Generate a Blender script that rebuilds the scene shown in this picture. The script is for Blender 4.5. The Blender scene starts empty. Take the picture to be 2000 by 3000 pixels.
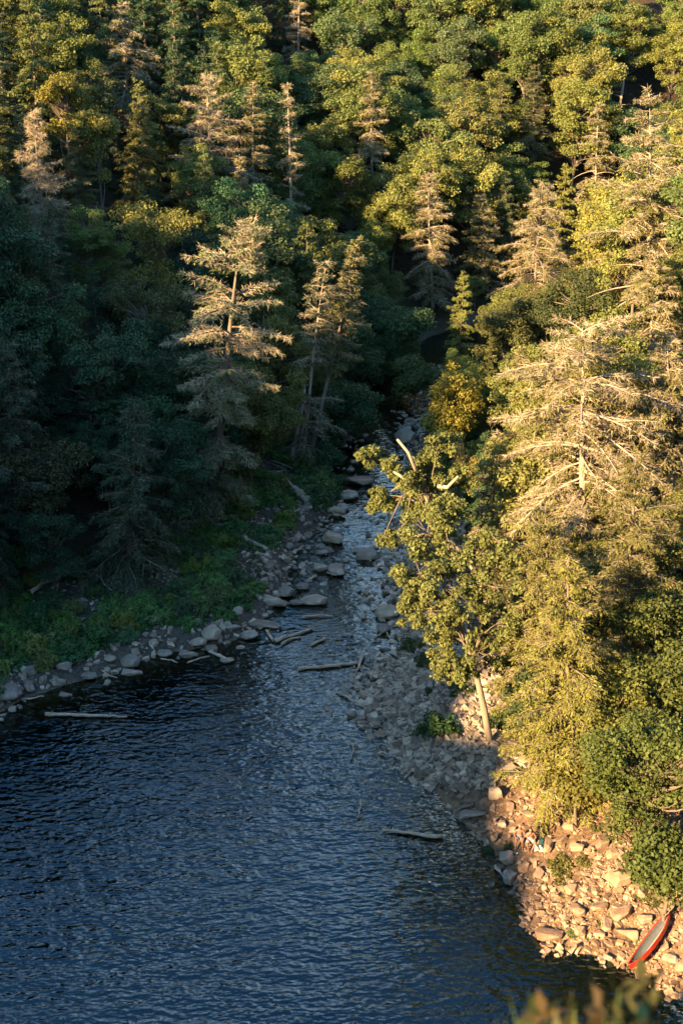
import bpy, bmesh, math, random
import numpy as np
from mathutils import Vector, Matrix

# ------------------------------------------------------------------ camera, sky, sun, exposure
S = bpy.context.scene
COL = S.collection
CAM_H, PITCH, FOC = 49.0, math.radians(24.0), 50.0
cam_d = bpy.data.cameras.new('camera'); cam = bpy.data.objects.new('camera', cam_d); COL.objects.link(cam)
cam.location = (0, 0, CAM_H); cam.rotation_euler = (math.pi/2-PITCH, 0, 0)
cam_d.sensor_fit = 'VERTICAL'; cam_d.sensor_height = 36.0; cam_d.sensor_width = 24.0; cam_d.lens = FOC
cam_d.clip_end = 3000.0; cam_d.clip_start = 0.1
cam_d.dof.use_dof = True; cam_d.dof.focus_distance = 100.0; cam_d.dof.aperture_fstop = 1.4
S.camera = cam

SUN_EL, SUN_AZ = math.radians(22.8), math.radians(225.0)      # azimuth clockwise from +Y: from behind, over the left shoulder
TO_SUN = Vector((math.sin(SUN_AZ)*math.cos(SUN_EL), math.cos(SUN_AZ)*math.cos(SUN_EL), math.sin(SUN_EL)))
w = bpy.data.worlds.new("World"); S.world = w; w.use_nodes = True
nt = w.node_tree; bg = nt.nodes['Background']
sky = nt.nodes.new('ShaderNodeTexSky'); sky.sky_type = 'NISHITA'; sky.sun_disc = False
sky.sun_elevation = SUN_EL; sky.sun_rotation = SUN_AZ; sky.air_density = 1.0; sky.dust_density = 1.0; sky.ozone_density = 3.0
bg.inputs[1].default_value = 0.07
# thin pale clouds spread through the sky
tc = nt.nodes.new('ShaderNodeTexCoord'); mp = nt.nodes.new('ShaderNodeMapping'); mp.inputs['Scale'].default_value = (1.6, 1.6, 4.2)
nz = nt.nodes.new('ShaderNodeTexNoise'); nz.inputs['Scale'].default_value = 1.7; nz.inputs['Detail'].default_value = 6; nz.inputs['Roughness'].default_value = .6
rp = nt.nodes.new('ShaderNodeValToRGB'); rp.color_ramp.elements[0].position = .36; rp.color_ramp.elements[1].position = .62
mx = nt.nodes.new('ShaderNodeMixRGB'); mx.inputs[2].default_value = (16.5, 14.2, 12.4, 1)
nt.links.new(tc.outputs['Generated'], mp.inputs[0]); nt.links.new(mp.outputs[0], nz.inputs[0]); nt.links.new(nz.outputs[0], rp.inputs[0])
sxy = nt.nodes.new('ShaderNodeSeparateXYZ'); nt.links.new(tc.outputs['Generated'], sxy.inputs[0])      # the cloud bank stands in the northern sky
mr = nt.nodes.new('ShaderNodeMapRange'); mr.inputs[1].default_value = .74; mr.inputs[2].default_value = .93; vd = nt.nodes.new('ShaderNodeVectorMath'); vd.operation = 'MULTIPLY'; vd.inputs[1].default_value = (1, 1, 0); nt.links.new(tc.outputs['Generated'], vd.inputs[0])
vn = nt.nodes.new('ShaderNodeVectorMath'); vn.operation = 'NORMALIZE'; nt.links.new(vd.outputs[0], vn.inputs[0])
dt = nt.nodes.new('ShaderNodeVectorMath'); dt.operation = 'DOT_PRODUCT'; dt.inputs[1].default_value = (.30, .954, 0); nt.links.new(vn.outputs[0], dt.inputs[0]); nt.links.new(dt.outputs['Value'], mr.inputs[0])
mm = nt.nodes.new('ShaderNodeMath'); mm.operation = 'MULTIPLY'; nt.links.new(rp.outputs[0], mm.inputs[0]); nt.links.new(mr.outputs[0], mm.inputs[1])
lo = nt.nodes.new('ShaderNodeMapRange'); lo.interpolation_type = 'SMOOTHSTEP'; lo.inputs[1].default_value = .70; lo.inputs[2].default_value = .44; nt.links.new(sxy.outputs[2], lo.inputs[0])   # and keeps low
m2 = nt.nodes.new('ShaderNodeMath'); m2.operation = 'MULTIPLY'; nt.links.new(mm.outputs[0], m2.inputs[0]); nt.links.new(lo.outputs[0], m2.inputs[1])
hz = nt.nodes.new('ShaderNodeMapRange'); hz.inputs[1].default_value = .30; hz.inputs[2].default_value = .50; hz.inputs[3].default_value = .65; nt.links.new(sxy.outputs[2], hz.inputs[0])
m3 = nt.nodes.new('ShaderNodeMath'); m3.operation = 'MULTIPLY'; nt.links.new(m2.outputs[0], m3.inputs[0]); nt.links.new(hz.outputs[0], m3.inputs[1])
nt.links.new(m3.outputs[0], mx.inputs[0]); tn = nt.nodes.new('ShaderNodeMixRGB'); tn.blend_type = 'MULTIPLY'; tn.inputs[0].default_value = 1; tn.inputs[2].default_value = (.68, 1.0, 1.08, 1); nt.links.new(sky.outputs[0], tn.inputs[1])
nt.links.new(tn.outputs[0], mx.inputs[1]); nt.links.new(mx.outputs[0], bg.inputs[0])

sl = bpy.data.lights.new('sun', 'SUN'); sl.energy = 5.0; sl.angle = math.radians(.55); sl.color = (1.0, .66, .32)
so = bpy.data.objects.new('sun', sl); COL.objects.link(so); so.rotation_euler = TO_SUN.to_track_quat('Z', 'Y').to_euler(); so.location = (-60, -60, 90)
S.view_settings.view_transform = 'Standard'; S.view_settings.look = 'None'; S.view_settings.gamma = 1.0
S.view_settings.exposure = 2.5
S.cycles.max_bounces = 6; S.cycles.diffuse_bounces = 2; S.cycles.glossy_bounces = 2; S.cycles.transmission_bounces = 3; S.cycles.transparent_max_bounces = 6
S.cycles.use_adaptive_sampling = True; S.cycles.adaptive_threshold = .02
S.cycles.caustics_reflective = False; S.cycles.caustics_refractive = False

# ------------------------------------------------------------------ maths helpers
FPX = 3000*FOC/36.0
def ray(u, v):
    a, b = (u-1000)/FPX, (1500-v)/FPX
    return np.array([a, math.cos(PITCH)+b*math.sin(PITCH), -math.sin(PITCH)+b*math.cos(PITCH)])
def at_z(u, v, z=0.0):
    d = ray(u, v); t = (z-CAM_H)/d[2]; return np.array([d[0]*t, d[1]*t, z])
def at_y(u, v, y):
    d = ray(u, v); t = y/d[1]; return np.array([d[0]*t, y, CAM_H+d[2]*t])
def to_px(p):
    x, y, z = p[0], p[1], p[2]-CAM_H
    dep = y*math.cos(PITCH)-z*math.sin(PITCH); up = y*math.sin(PITCH)+z*math.cos(PITCH)
    return 1000+FPX*x/dep, 1500-FPX*up/dep, dep
def sm(x, a, b):
    t = np.clip((x-a)/(b-a), 0, 1); return t*t*(3-2*t)
def _hash(ix, iy, s):
    h = (ix.astype(np.int64)*374761393 + iy.astype(np.int64)*668265263 + s*974711) & 0x7fffffff
    h = ((h ^ (h >> 13))*1274126177) & 0x7fffffff
    return ((h ^ (h >> 16)) & 0xffff)/65535.0
def vnoise(x, y, s=0):
    ix, iy = np.floor(x), np.floor(y); fx, fy = x-ix, y-iy
    fx, fy = fx*fx*(3-2*fx), fy*fy*(3-2*fy)
    a, b, c, d = _hash(ix, iy, s), _hash(ix+1, iy, s), _hash(ix, iy+1, s), _hash(ix+1, iy+1, s)
    return (a*(1-fx)+b*fx)*(1-fy)+(c*(1-fx)+d*fx)*fy - .5
def fbm(x, y, s=0, o=4):
    r = 0; a = 1
    for i in range(o): r = r+a*vnoise(x*2**i, y*2**i, s+i*7); a *= .5
    return r
def nrm(v): return v/np.maximum(np.linalg.norm(v, axis=-1, keepdims=True), 1e-9)

# ------------------------------------------------------------------ terrain
LEFT_PX = [(-300,2170),(0,2090),(60,2055),(200,2005),(330,1975),(470,1915),(560,1905),(680,1880),(740,1855),(790,1800),(840,1720),(850,1650),(870,1590),(930,1545),(985,1490),(985,1440),(960,1390),(985,1300),(1040,1235),(1060,1180),(1120,1115)]
RIGHT_PX = [(2050,2960),(1870,2850),(1760,2800),(1620,2765),(1560,2725),(1530,2640),(1500,2590),(1450,2500),(1390,2440),(1330,2390),(1290,2340),(1230,2270),(1170,2180),(1150,2100),(1160,2000),(1190,1920),(1210,1850),(1220,1780),(1200,1700),(1190,1600),(1210,1500),(1215,1400),(1200,1300),(1215,1240),(1240,1180),(1270,1110)]
LEFT = [(-70,-120),(-66,-40),(-60,10),(-50,42)]+[tuple(at_z(u,v)[:2]) for u,v in LEFT_PX]+[(10,158),(24,171),(60,183),(180,190)]
RIGHT = [(-44,-120),(-40,-30),(-34,2),(-22,17),(0,22),(16,31),(20,42),(19,49)]+[tuple(at_z(u,v)[:2]) for u,v in RIGHT_PX]+[(19,152),(34,162),(70,172),(180,178)]
LEFT, RIGHT = np.array(LEFT), np.array(RIGHT)
def pl_dist(x, y, pl):
    best = np.full(x.shape, 1e9)
    for (ax, ay), (bx, by) in zip(pl[:-1], pl[1:]):
        dx, dy = bx-ax, by-ay
        t = np.clip(((x-ax)*dx+(y-ay)*dy)/(dx*dx+dy*dy), 0, 1)
        best = np.minimum(best, np.hypot(x-ax-t*dx, y-ay-t*dy))
    return best
def in_poly(x, y, P):
    c = np.zeros(x.shape, bool); n = len(P)
    for i in range(n):
        (x1, y1), (x2, y2) = P[i], P[(i+1) % n]
        m = (y1 > y) != (y2 > y)
        with np.errstate(divide='ignore', invalid='ignore'):
            xi = (x2-x1)*(y-y1)/(y2-y1)+x1
        c ^= m & (x < xi)
    return c
RIVER = np.vstack([LEFT, RIGHT[::-1]])
def level(y): return .012*np.clip(y-97, 0, 75)                   # the river falls towards the pool
RIDGE_Y = [-160, -60, -40, -25, 0, 23, 40, 63, 100, 150, 260]
RIDGE_Z = [  62.5,  62.7, 63.1,  63, 65, 64, 59, 58, 62, 74, 92]
def height(x, y):
    dl, dr = pl_dist(x, y, LEFT), pl_dist(x, y, RIGHT)
    ins = in_poly(x, y, RIVER); left = dl < dr
    n1, n2 = fbm(x*.06, y*.06, 3), fbm(x*.35, y*.35, 11)
    # left and far side
    bench = .55*sm(dl, 0, 1.2)+.09*np.minimum(dl, 12)
    slope = np.interp(y, [20, 50, 70, 88, 120, 160, 200], [2.2, 2.1, 1.5, .92, .70, .56, .52])
    zl = bench+slope*np.maximum(dl-np.interp(y, [55, 72, 90, 110, 130], [2, 9, 12, 10, 5]), 0)
    cap = np.interp(y, RIDGE_Y, RIDGE_Z)+4*vnoise(y*.11, x*.02, 5)+3*vnoise(y*.35, x*.05, 6)
    zl = np.where(zl > cap, cap+.12*(zl-cap)*(y > 120), zl)
    zl = zl+(n1*3.0)*sm(dl, 12, 30)
    # right side
    s1 = np.interp(y, [50, 62, 78, 100], [.40, .34, .16, .10]); w1 = np.interp(y, [55, 75, 95], [11, 11, 5])
    zr = s1*np.minimum(dr, w1)+np.interp(y, [40, 70, 100, 150], [.85, .80, .80, .66])*np.maximum(dr-w1, 0)+n1*2.5*sm(dr, 10, 25)
    zr = np.minimum(zr, 62+.1*zr)
    # the overlook under the camera
    zc = 46.5-np.maximum(y-1.3, 0)*1.1-np.maximum(y-5.5, 0)*2.4+n2*.4-np.maximum(np.abs(x-8)-34, 0)*2.2
    zc = np.where(y < -1, np.minimum(zc, 46.5), zc)
    zo = np.where(left, zl, zr)+n2*.35*sm(np.minimum(dl, dr), 0, 2)+level(y)
    zo = np.where(~left & (y < 46), np.maximum(zo, zc), zo)
    deep = np.interp(y, [60, 85, 97, 110], [3.2, 2.4, .6, .40])
    right_shelf = np.interp(y, [50, 56, 62, 70, 78, 92, 110], [.08, .10, .42, .30, .075, .07, .12])
    zi = -np.minimum(np.minimum(dl*.5, dr*right_shelf), deep)+n2*.22*sm(np.minimum(dl, dr), 0, 1.5)+level(y)-.03
    return np.where(ins, zi, zo), np.where(ins, -np.minimum(dl, dr), np.minimum(dl, dr)), left
GX0, GX1, GY0, GY1, GS = -150, 130, -110, 300, .8
gx = np.arange(GX0, GX1, GS); gy = np.arange(GY0, GY1, GS)
XX, YY = np.meshgrid(gx, gy)
ZZ, DD, LL = height(XX, YY)
def h(x, y):
    fx, fy = (np.asarray(x)-GX0)/GS, (np.asarray(y)-GY0)/GS
    ix, iy = np.clip(np.floor(fx).astype(int), 0, len(gx)-2), np.clip(np.floor(fy).astype(int), 0, len(gy)-2)
    fx, fy = fx-ix, fy-iy
    return (ZZ[iy,ix]*(1-fx)+ZZ[iy,ix+1]*fx)*(1-fy)+(ZZ[iy+1,ix]*(1-fx)+ZZ[iy+1,ix+1]*fx)*fy
def shore(x, y):
    ix, iy = int(np.clip((x-GX0)/GS, 0, len(gx)-1)), int(np.clip((y-GY0)/GS, 0, len(gy)-1)); return DD[iy, ix], LL[iy, ix]
def hit(u, v):
    d = ray(u, v); t = np.arange(20, 330, .1); P = d[None]*t[:, None]; P[:, 2] += CAM_H
    k = np.argmax(P[:, 2] < h(P[:, 0], P[:, 1])); p = P[k].copy(); p[2] = h(p[0], p[1]); return p

# ------------------------------------------------------------------ mesh and object helpers
class MB:
    def __init__(s): s.v, s.q, s.t, s.mq, s.mt, s.a, s.n = [], [], [], [], [], [], 0
    def add(s, v, quads=None, tris=None, tint=1.0, mat=0):
        v = np.asarray(v, float).reshape(-1, 3)
        if quads is not None and len(quads): s.q.append(np.asarray(quads, int)+s.n); s.mq.append(np.full(len(quads), mat))
        if tris is not None and len(tris): s.t.append(np.asarray(tris, int)+s.n); s.mt.append(np.full(len(tris), mat))
        s.v.append(v); s.a.append(np.broadcast_to(np.asarray(tint, float), (len(v),)).copy()); s.n += len(v)
    def tube(s, pts, rad, sides=5, mat=0, tint=1.0, caps=True):
        pts = np.asarray(pts, float); rad = np.broadcast_to(np.asarray(rad, float), (len(pts),))
        T = nrm(np.gradient(pts, axis=0)); ref = np.where(np.abs(T[:, 2:3]) > .9, np.array([[1., 0, 0]]), np.array([[0, 0, 1.]]))
        A = nrm(np.cross(T, ref)); B = np.cross(T, A); th = np.arange(sides)*2*math.pi/sides
        V = pts[:, None]+rad[:, None, None]*(A[:, None]*np.cos(th)[None, :, None]+B[:, None]*np.sin(th)[None, :, None])
        n = len(pts); i = np.arange(n-1)[:, None]*sides; j = np.arange(sides)[None]; k = (j+1) % sides
        Q = np.stack([i+j, i+k, i+sides+k, i+sides+j], -1).reshape(-1, 4)
        V = V.reshape(-1, 3); tr = []
        if caps:
            V = np.vstack([V, pts[:1], pts[-1:]]); c0, c1 = n*sides, n*sides+1; jj = np.arange(sides); kk = (jj+1) % sides
            tr = np.vstack([np.stack([kk, jj, np.full(sides, c0)], 1), np.stack([(n-1)*sides+jj, (n-1)*sides+kk, np.full(sides, c1)], 1)])
        s.add(V, Q, tr, tint, mat)
    def leaves(s, P, D, N, L, W, tint, mat=0, mid=.45):
        if not len(P): return
        D = nrm(D); Sd = nrm(np.cross(D, N)); L = np.broadcast_to(L, (len(P),))[:, None]; W = np.broadcast_to(W, (len(P),))[:, None]
        V = np.stack([P, P+D*L*mid+Sd*W*.5, P+D*L, P+D*L*mid-Sd*W*.5], 1).reshape(-1, 3)
        s.add(V, np.arange(len(P)*4).reshape(-1, 4), None, np.repeat(np.broadcast_to(tint, (len(P),)), 4), mat)
    def mesh(s, name, mats, smooth=False):
        me = bpy.data.meshes.new(name)
        V = np.vstack(s.v); nq = sum(map(len, s.q)); ntr = sum(map(len, s.t))
        Q = np.vstack(s.q) if nq else np.zeros((0, 4), int); T = np.vstack(s.t) if ntr else np.zeros((0, 3), int)
        me.vertices.add(len(V)); me.vertices.foreach_set('co', V.astype(np.float32).ravel())
        me.loops.add(nq*4+ntr*3); me.loops.foreach_set('vertex_index', np.concatenate([Q.ravel(), T.ravel()]).astype(np.int32))
        me.polygons.add(nq+ntr)
        me.polygons.foreach_set('loop_start', np.concatenate([np.arange(nq)*4, nq*4+np.arange(ntr)*3]).astype(np.int32))
        me.polygons.foreach_set('material_index', np.concatenate(s.mq+s.mt).astype(np.int32))
        me.polygons.foreach_set('use_smooth', np.full(nq+ntr, smooth))
        for m in (mats if isinstance(mats, (list, tuple)) else [mats]): me.materials.append(m)
        at = me.attributes.new('tint', 'FLOAT', 'POINT'); at.data.foreach_set('value', np.concatenate(s.a).astype(np.float32))
        me.update(calc_edges=True); me.validate(); return me
def link(name, data, parent=None, color=None):
    o = bpy.data.objects.new(name, data); COL.objects.link(o)
    if parent: o.parent = parent
    if color is not None: o.color = (*color, 1)
    return o
def tag(o, label=None, cat=None, group=None, kind=None):
    for k, val in (('label', label), ('category', cat), ('group', group), ('kind', kind)):
        if val: o[k] = val
    return o
def empty(name, loc): o = link(name, None); o.location = loc; return o
def copy_thing(o):
    c = o.copy(); COL.objects.link(c)
    for ch in o.children: d = ch.copy(); COL.objects.link(d); d.parent = c
    return c

# ------------------------------------------------------------------ materials
def new_mat(name):
    m = bpy.data.materials.new(name); m.use_nodes = True; m.node_tree.nodes.clear(); return m, m.node_tree.nodes, m.node_tree.links
def noise(N, L, scale, detail=4, coord='Object', mapping=None, rough=.55):
    t = N.new('ShaderNodeTexCoord'); z = N.new('ShaderNodeTexNoise'); z.inputs['Scale'].default_value = scale; z.inputs['Detail'].default_value = detail; z.inputs['Roughness'].default_value = rough
    src = t.outputs[coord]
    if mapping:
        p = N.new('ShaderNodeMapping'); p.inputs['Scale'].default_value = mapping[0]; p.inputs['Rotation'].default_value = mapping[1]; L.new(src, p.inputs[0]); src = p.outputs[0]
    L.new(src, z.inputs[0]); return z.outputs[0]
def ramp(N, L, src, stops):
    r = N.new('ShaderNodeValToRGB'); e = r.color_ramp.elements
    while len(e) < len(stops): e.new(.5)
    for el, (p, c) in zip(e, stops): el.position = p; el.color = (*c, 1) if len(c) == 3 else c
    L.new(src, r.inputs[0]); return r.outputs[0]
def mixc(N, L, a, b, fac, mode='MIX'):
    m = N.new('ShaderNodeMixRGB'); m.blend_type = mode
    for i, x in ((0, fac), (1, a), (2, b)):
        if hasattr(x, 'links'): L.new(x, m.inputs[i])
        else: m.inputs[i].default_value = x if i == 0 else (*x, 1)
    return m.outputs[0]
def math_(N, L, op, a, b=0.0):
    m = N.new('ShaderNodeMath'); m.operation = op
    for i, x in ((0, a), (1, b)):
        if hasattr(x, 'links'): L.new(x, m.inputs[i])
        else: m.inputs[i].default_value = x
    return m.outputs[0]
def out(N, L, sh):
    o = N.new('ShaderNodeOutputMaterial'); L.new(sh, o.inputs[0]); return o
def principled(N, L, col, rough=.8, spec=.3, bump=None, bstr=.4, bdist=.05):
    p = N.new('ShaderNodeBsdfPrincipled')
    if hasattr(col, 'links'): L.new(col, p.inputs['Base Color'])
    else: p.inputs['Base Color'].default_value = (*col, 1)
    p.inputs['Roughness'].default_value = rough; p.inputs['Specular IOR Level'].default_value = spec
    if bump is not None:
        b = N.new('ShaderNodeBump'); b.inputs['Strength'].default_value = bstr; b.inputs['Distance'].default_value = bdist; L.new(bump, b.inputs['Height']); L.new(b.outputs[0], p.inputs['Normal'])
    return p.outputs[0]

def foliage_mat(name, trans=.25):
    """leaf colour comes from the object's own colour, varied leaf by leaf"""
    m, N, L = new_mat(name)
    oi = N.new('ShaderNodeObjectInfo'); a = N.new('ShaderNodeAttribute'); a.attribute_name = 'tint'
    c = mixc(N, L, oi.outputs['Color'], a.outputs['Color'], 1.0, 'MULTIPLY')
    old = mixc(N, L, c, (.16, .085, .02), math_(N, L, 'MULTIPLY', math_(N, L, 'GREATER_THAN', a.outputs['Fac'], 1.42), .8))
    d = principled(N, L, old, .6, .18)
    t = N.new('ShaderNodeBsdfTranslucent'); L.new(mixc(N, L, old, (1.15, 1.25, .6), 1.0, 'MULTIPLY'), t.inputs[0])
    x = N.new('ShaderNodeMixShader'); x.inputs[0].default_value = trans; L.new(d, x.inputs[1]); L.new(t.outputs[0], x.inputs[2]); out(N, L, x.outputs[0]); return m
M_LEAF = foliage_mat('broad_leaf', .28); M_NEEDLE = foliage_mat('needle_spray', .15)
def bark_mat(name, c0, c1):
    m, N, L = new_mat(name); z = noise(N, L, 2.2, 6, mapping=((1, 1, .25), (0, 0, 0))); z2 = noise(N, L, 14, 4, mapping=((1, 1, .2), (0, 0, 0)))
    c = ramp(N, L, z, [(.3, c0), (.7, c1)]); a = N.new('ShaderNodeAttribute'); a.attribute_name = 'tint'; c = mixc(N, L, c, a.outputs['Color'], 1.0, 'MULTIPLY')
    out(N, L, principled(N, L, c, .9, .15, z2, .6, .04)); return m
M_BARK = bark_mat('grey_brown_bark', (.09, .07, .055), (.20, .165, .13))
M_PALEBARK = bark_mat('pale_smooth_bark', (.135, .115, .092), (.27, .228, .18))
M_DEAD = bark_mat('weathered_dead_wood', (.22, .175, .13), (.40, .33, .255))
M_DRIFT = bark_mat('bleached_driftwood', (.32, .225, .15), (.54, .43, .32))
def twig_mat():
    m, N, L = new_mat('dead_twigs'); oi = N.new('ShaderNodeObjectInfo'); a = N.new('ShaderNodeAttribute'); a.attribute_name = 'tint'
    c = mixc(N, L, (.35, .285, .195), a.outputs['Color'], 1.0, 'MULTIPLY')
    out(N, L, principled(N, L, c, .9, .1)); return m
M_TWIG = twig_mat()
def rock_mat(name, stops, lich=.5):
    m, N, L = new_mat(name); z = noise(N, L, 1.3, 8); z2 = noise(N, L, 7, 6); z3 = noise(N, L, 4.0, 8, rough=.7)
    oi = N.new('ShaderNodeObjectInfo'); c = ramp(N, L, z, stops)
    rv = ramp(N, L, oi.outputs['Random'], [(0, (.62, .60, .60)), (.5, (1, 1, 1)), (1, (1.25, 1.18, 1.08))]); c = mixc(N, L, c, rv, 1.0, 'MULTIPLY')
    c = mixc(N, L, c, (.52, .50, .46), math_(N, L, 'MULTIPLY', ramp(N, L, z3, [(.55, (0, 0, 0)), (.68, (1, 1, 1))]), lich))
    a = N.new('ShaderNodeAttribute'); a.attribute_name = 'tint'; c = mixc(N, L, c, a.outputs['Color'], 1.0, 'MULTIPLY')
    out(N, L, principled(N, L, c, .85, .25, z2, .7, .06)); return m
M_ROCK = rock_mat('shade_toned_stone', [(.3, (.17, .138, .108)), (.55, (.29, .243, .195)), (.75, (.42, .36, .29))], .35)  # same stone as the scree, greyed in colour for lying in shade
M_TAN = rock_mat('sun_toned_stone', [(.3, (.150, .104, .074)), (.55, (.25, .178, .128)), (.75, (.36, .265, .195))], .22)  # same stone, with sunlit warmth put into its colour
def ground_mat():
    m, N, L = new_mat('valley_ground')
    a = N.new('ShaderNodeAttribute'); a.attribute_name = 'cover'        # 0 stony shore, 1 forest floor
    g = N.new('ShaderNodeNewGeometry'); sx = N.new('ShaderNodeSeparateXYZ'); L.new(g.outputs['Position'], sx.inputs[0])
    z1, z2, z3 = noise(N, L, .5, 8), noise(N, L, 4, 6), noise(N, L, 1.6, 8)
    v = N.new('ShaderNodeTexVoronoi'); v.inputs['Scale'].default_value = 2.6; tcn = N.new('ShaderNodeTexCoord'); L.new(tcn.outputs['Object'], v.inputs[0])
    stone = ramp(N, L, z2, [(.25, (.115, .076, .048)), (.5, (.225, .148, .092)), (.75, (.31, .21, .132))])
    stone = mixc(N, L, stone, ramp(N, L, v.outputs['Distance'], [(0, (1.25, 1.2, 1.15)), (.55, (.5, .5, .5))]), .8, 'MULTIPLY')
    grey_ground = ramp(N, L, z2, [(.3, (.045, .040, .034)), (.7, (.105, .090, .072))])                 # darker grey ground upstream of the tan scree
    up_ = N.new('ShaderNodeMapRange'); up_.inputs[1].default_value = 68; up_.inputs[2].default_value = 74; L.new(sx.outputs[1], up_.inputs[0]); stone = mixc(N, L, stone, grey_ground, up_.outputs[0])
    floor = ramp(N, L, z3, [(.3, (.022, .017, .011)), (.6, (.05, .038, .022)), (.8, (.032, .038, .016))])
    bed = ramp(N, L, z2, [(.3, (.12, .085, .048)), (.7, (.25, .175, .095))])
    deep_dark = (.004, .005, .006)  # deep bed near black, in place of light lost in the water
    c = mixc(N, L, stone, floor, a.outputs['Fac'])
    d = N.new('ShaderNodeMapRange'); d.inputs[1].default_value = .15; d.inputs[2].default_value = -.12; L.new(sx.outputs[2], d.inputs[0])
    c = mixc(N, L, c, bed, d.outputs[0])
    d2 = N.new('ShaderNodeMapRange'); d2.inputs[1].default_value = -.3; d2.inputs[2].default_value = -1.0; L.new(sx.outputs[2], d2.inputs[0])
    c = mixc(N, L, c, deep_dark, d2.outputs[0])
    out(N, L, principled(N, L, c, .95, .1, z2, .8, .12)); return m
M_GROUND = ground_mat()
def water_mat():
    m, N, L = new_mat('river_water')
    g = N.new('ShaderNodeNewGeometry'); sx = N.new('ShaderNodeSeparateXYZ'); L.new(g.outputs['Position'], sx.inputs[0])
    rot = (0, 0, math.radians(-14))
    n1 = noise(N, L, 2.8, 1.5, mapping=((.62, 1.12, 1), rot), rough=.48)
    n2 = noise(N, L, .7, 1, mapping=((.6, 1.25, 1), (0, 0, math.radians(-24))), rough=.4)
    n3 = noise(N, L, 4.0, 2, mapping=((.7, 1.2, 1), (0, 0, math.radians(6))), rough=.5)
    hgt = math_(N, L, 'ADD', math_(N, L, 'ADD', math_(N, L, 'MULTIPLY', n1, 1.0), math_(N, L, 'MULTIPLY', n2, 1.3)), math_(N, L, 'MULTIPLY', n3, .14))
    calm = ramp(N, L, noise(N, L, .09, 2), [(.3, (.55, .55, .55)), (.7, (1, 1, 1))])
    far = N.new('ShaderNodeMapRange'); far.inputs[1].default_value = 66; far.inputs[2].default_value = 96; far.inputs[3].default_value = 1; far.inputs[4].default_value = .34; L.new(sx.outputs[1], far.inputs[0])
    b = N.new('ShaderNodeBump'); b.inputs['Distance'].default_value = .16; L.new(math_(N, L, 'MULTIPLY', calm, far.outputs[0]), b.inputs['Strength']); L.new(hgt, b.inputs['Height'])
    gl = N.new('ShaderNodeBsdfGlossy'); gl.inputs['Roughness'].default_value = .05; gl.inputs['Color'].default_value = (.56, .78, .86, 1); L.new(b.outputs[0], gl.inputs['Normal'])
    tr = N.new('ShaderNodeBsdfTransparent'); tr.inputs[0].default_value = (.72, .67, .50, 1)
    fr = N.new('ShaderNodeFresnel'); fr.inputs[0].default_value = 1.9; L.new(b.outputs[0], fr.inputs['Normal'])
    x = N.new('ShaderNodeMixShader'); L.new(fr.outputs[0], x.inputs[0]); L.new(tr.outputs[0], x.inputs[1]); L.new(gl.outputs[0], x.inputs[2])
    # broken white water where the river drops through the stones
    f1 = ramp(N, L, noise(N, L, 1.5, 5, mapping=((.8, 1.7, 1), (0, 0, .2)), rough=.7), [(.63, (0, 0, 0)), (.72, (1, 1, 1))])
    zone = N.new('ShaderNodeMapRange'); zone.interpolation_type = 'SMOOTHSTEP'; zone.inputs[1].default_value = 92; zone.inputs[2].default_value = 103; L.new(sx.outputs[1], zone.inputs[0])
    patch = ramp(N, L, noise(N, L, .22, 2), [(.45, (0, 0, 0)), (.6, (1, 1, 1))])
    fo = N.new('ShaderNodeBsdfDiffuse'); fo.inputs[0].default_value = (.62, .66, .68, 1)
    y_ = N.new('ShaderNodeMixShader'); L.new(math_(N, L, 'MULTIPLY', math_(N, L, 'MULTIPLY', f1, patch), math_(N, L, 'MULTIPLY', zone.outputs[0], .28)), y_.inputs[0]); L.new(x.outputs[0], y_.inputs[1]); L.new(fo.outputs[0], y_.inputs[2])
    out(N, L, y_.outputs[0]); return m
M_WATER = water_mat()
def plain(name, col, rough=.5, spec=.4, var=.12, scale=6, bstr=0.0):
    m, N, L = new_mat(name); z = noise(N, L, scale, 5); k = [max(0, c*(1-var)) for c in col]; k2 = [min(1, c*(1+var)) for c in col]
    out(N, L, principled(N, L, ramp(N, L, z, [(.3, k), (.7, k2)]), rough, spec, z, bstr, .01)); return m

# ------------------------------------------------------------------ ground, water
def grid_mesh(name, X, Y, Z, mat, smooth=True, attr=None, mask=None):
    ny, nx = X.shape; me = bpy.data.meshes.new(name)
    V = np.stack([X, Y, Z], -1).reshape(-1, 3); i = np.arange(ny-1)[:, None]*nx; j = np.arange(nx-1)[None]
    Q = np.stack([i+j, i+j+1, i+nx+j+1, i+nx+j], -1)
    Q = (Q[mask] if mask is not None else Q).reshape(-1, 4)
    me.vertices.add(len(V)); me.vertices.foreach_set('co', V.astype(np.float32).ravel()); n = len(Q)
    me.loops.add(n*4); me.loops.foreach_set('vertex_index', Q.astype(np.int32).ravel()); me.polygons.add(n)
    me.polygons.foreach_set('loop_start', (np.arange(n)*4).astype(np.int32)); me.polygons.foreach_set('use_smooth', np.full(n, smooth))
    me.materials.append(mat)
    if attr is not None: a = me.attributes.new('cover', 'FLOAT', 'POINT'); a.data.foreach_set('value', attr.astype(np.float32).ravel())
    me.update(calc_edges=True); return me
wdt = np.where(LL, np.interp(YY, [90, 110, 124, 130], [11, 9, 3, 1]), np.interp(YY, [45, 55, 75, 95, 120], [20, 18, 9.5, 3.5, 1]))
cover = sm(DD+fbm(XX*.25, YY*.25, 21)*5, wdt-2, wdt+2)
cover = np.where((YY < 40) & ~LL, 1, cover)
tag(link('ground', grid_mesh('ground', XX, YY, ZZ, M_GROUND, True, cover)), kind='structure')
wm = (DD < 2.2); wm = wm[:-1, :-1] | wm[1:, 1:]
tag(link('river_water', grid_mesh('river_water', XX, YY, level(YY), M_WATER, True, None, wm)), kind='structure')

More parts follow.
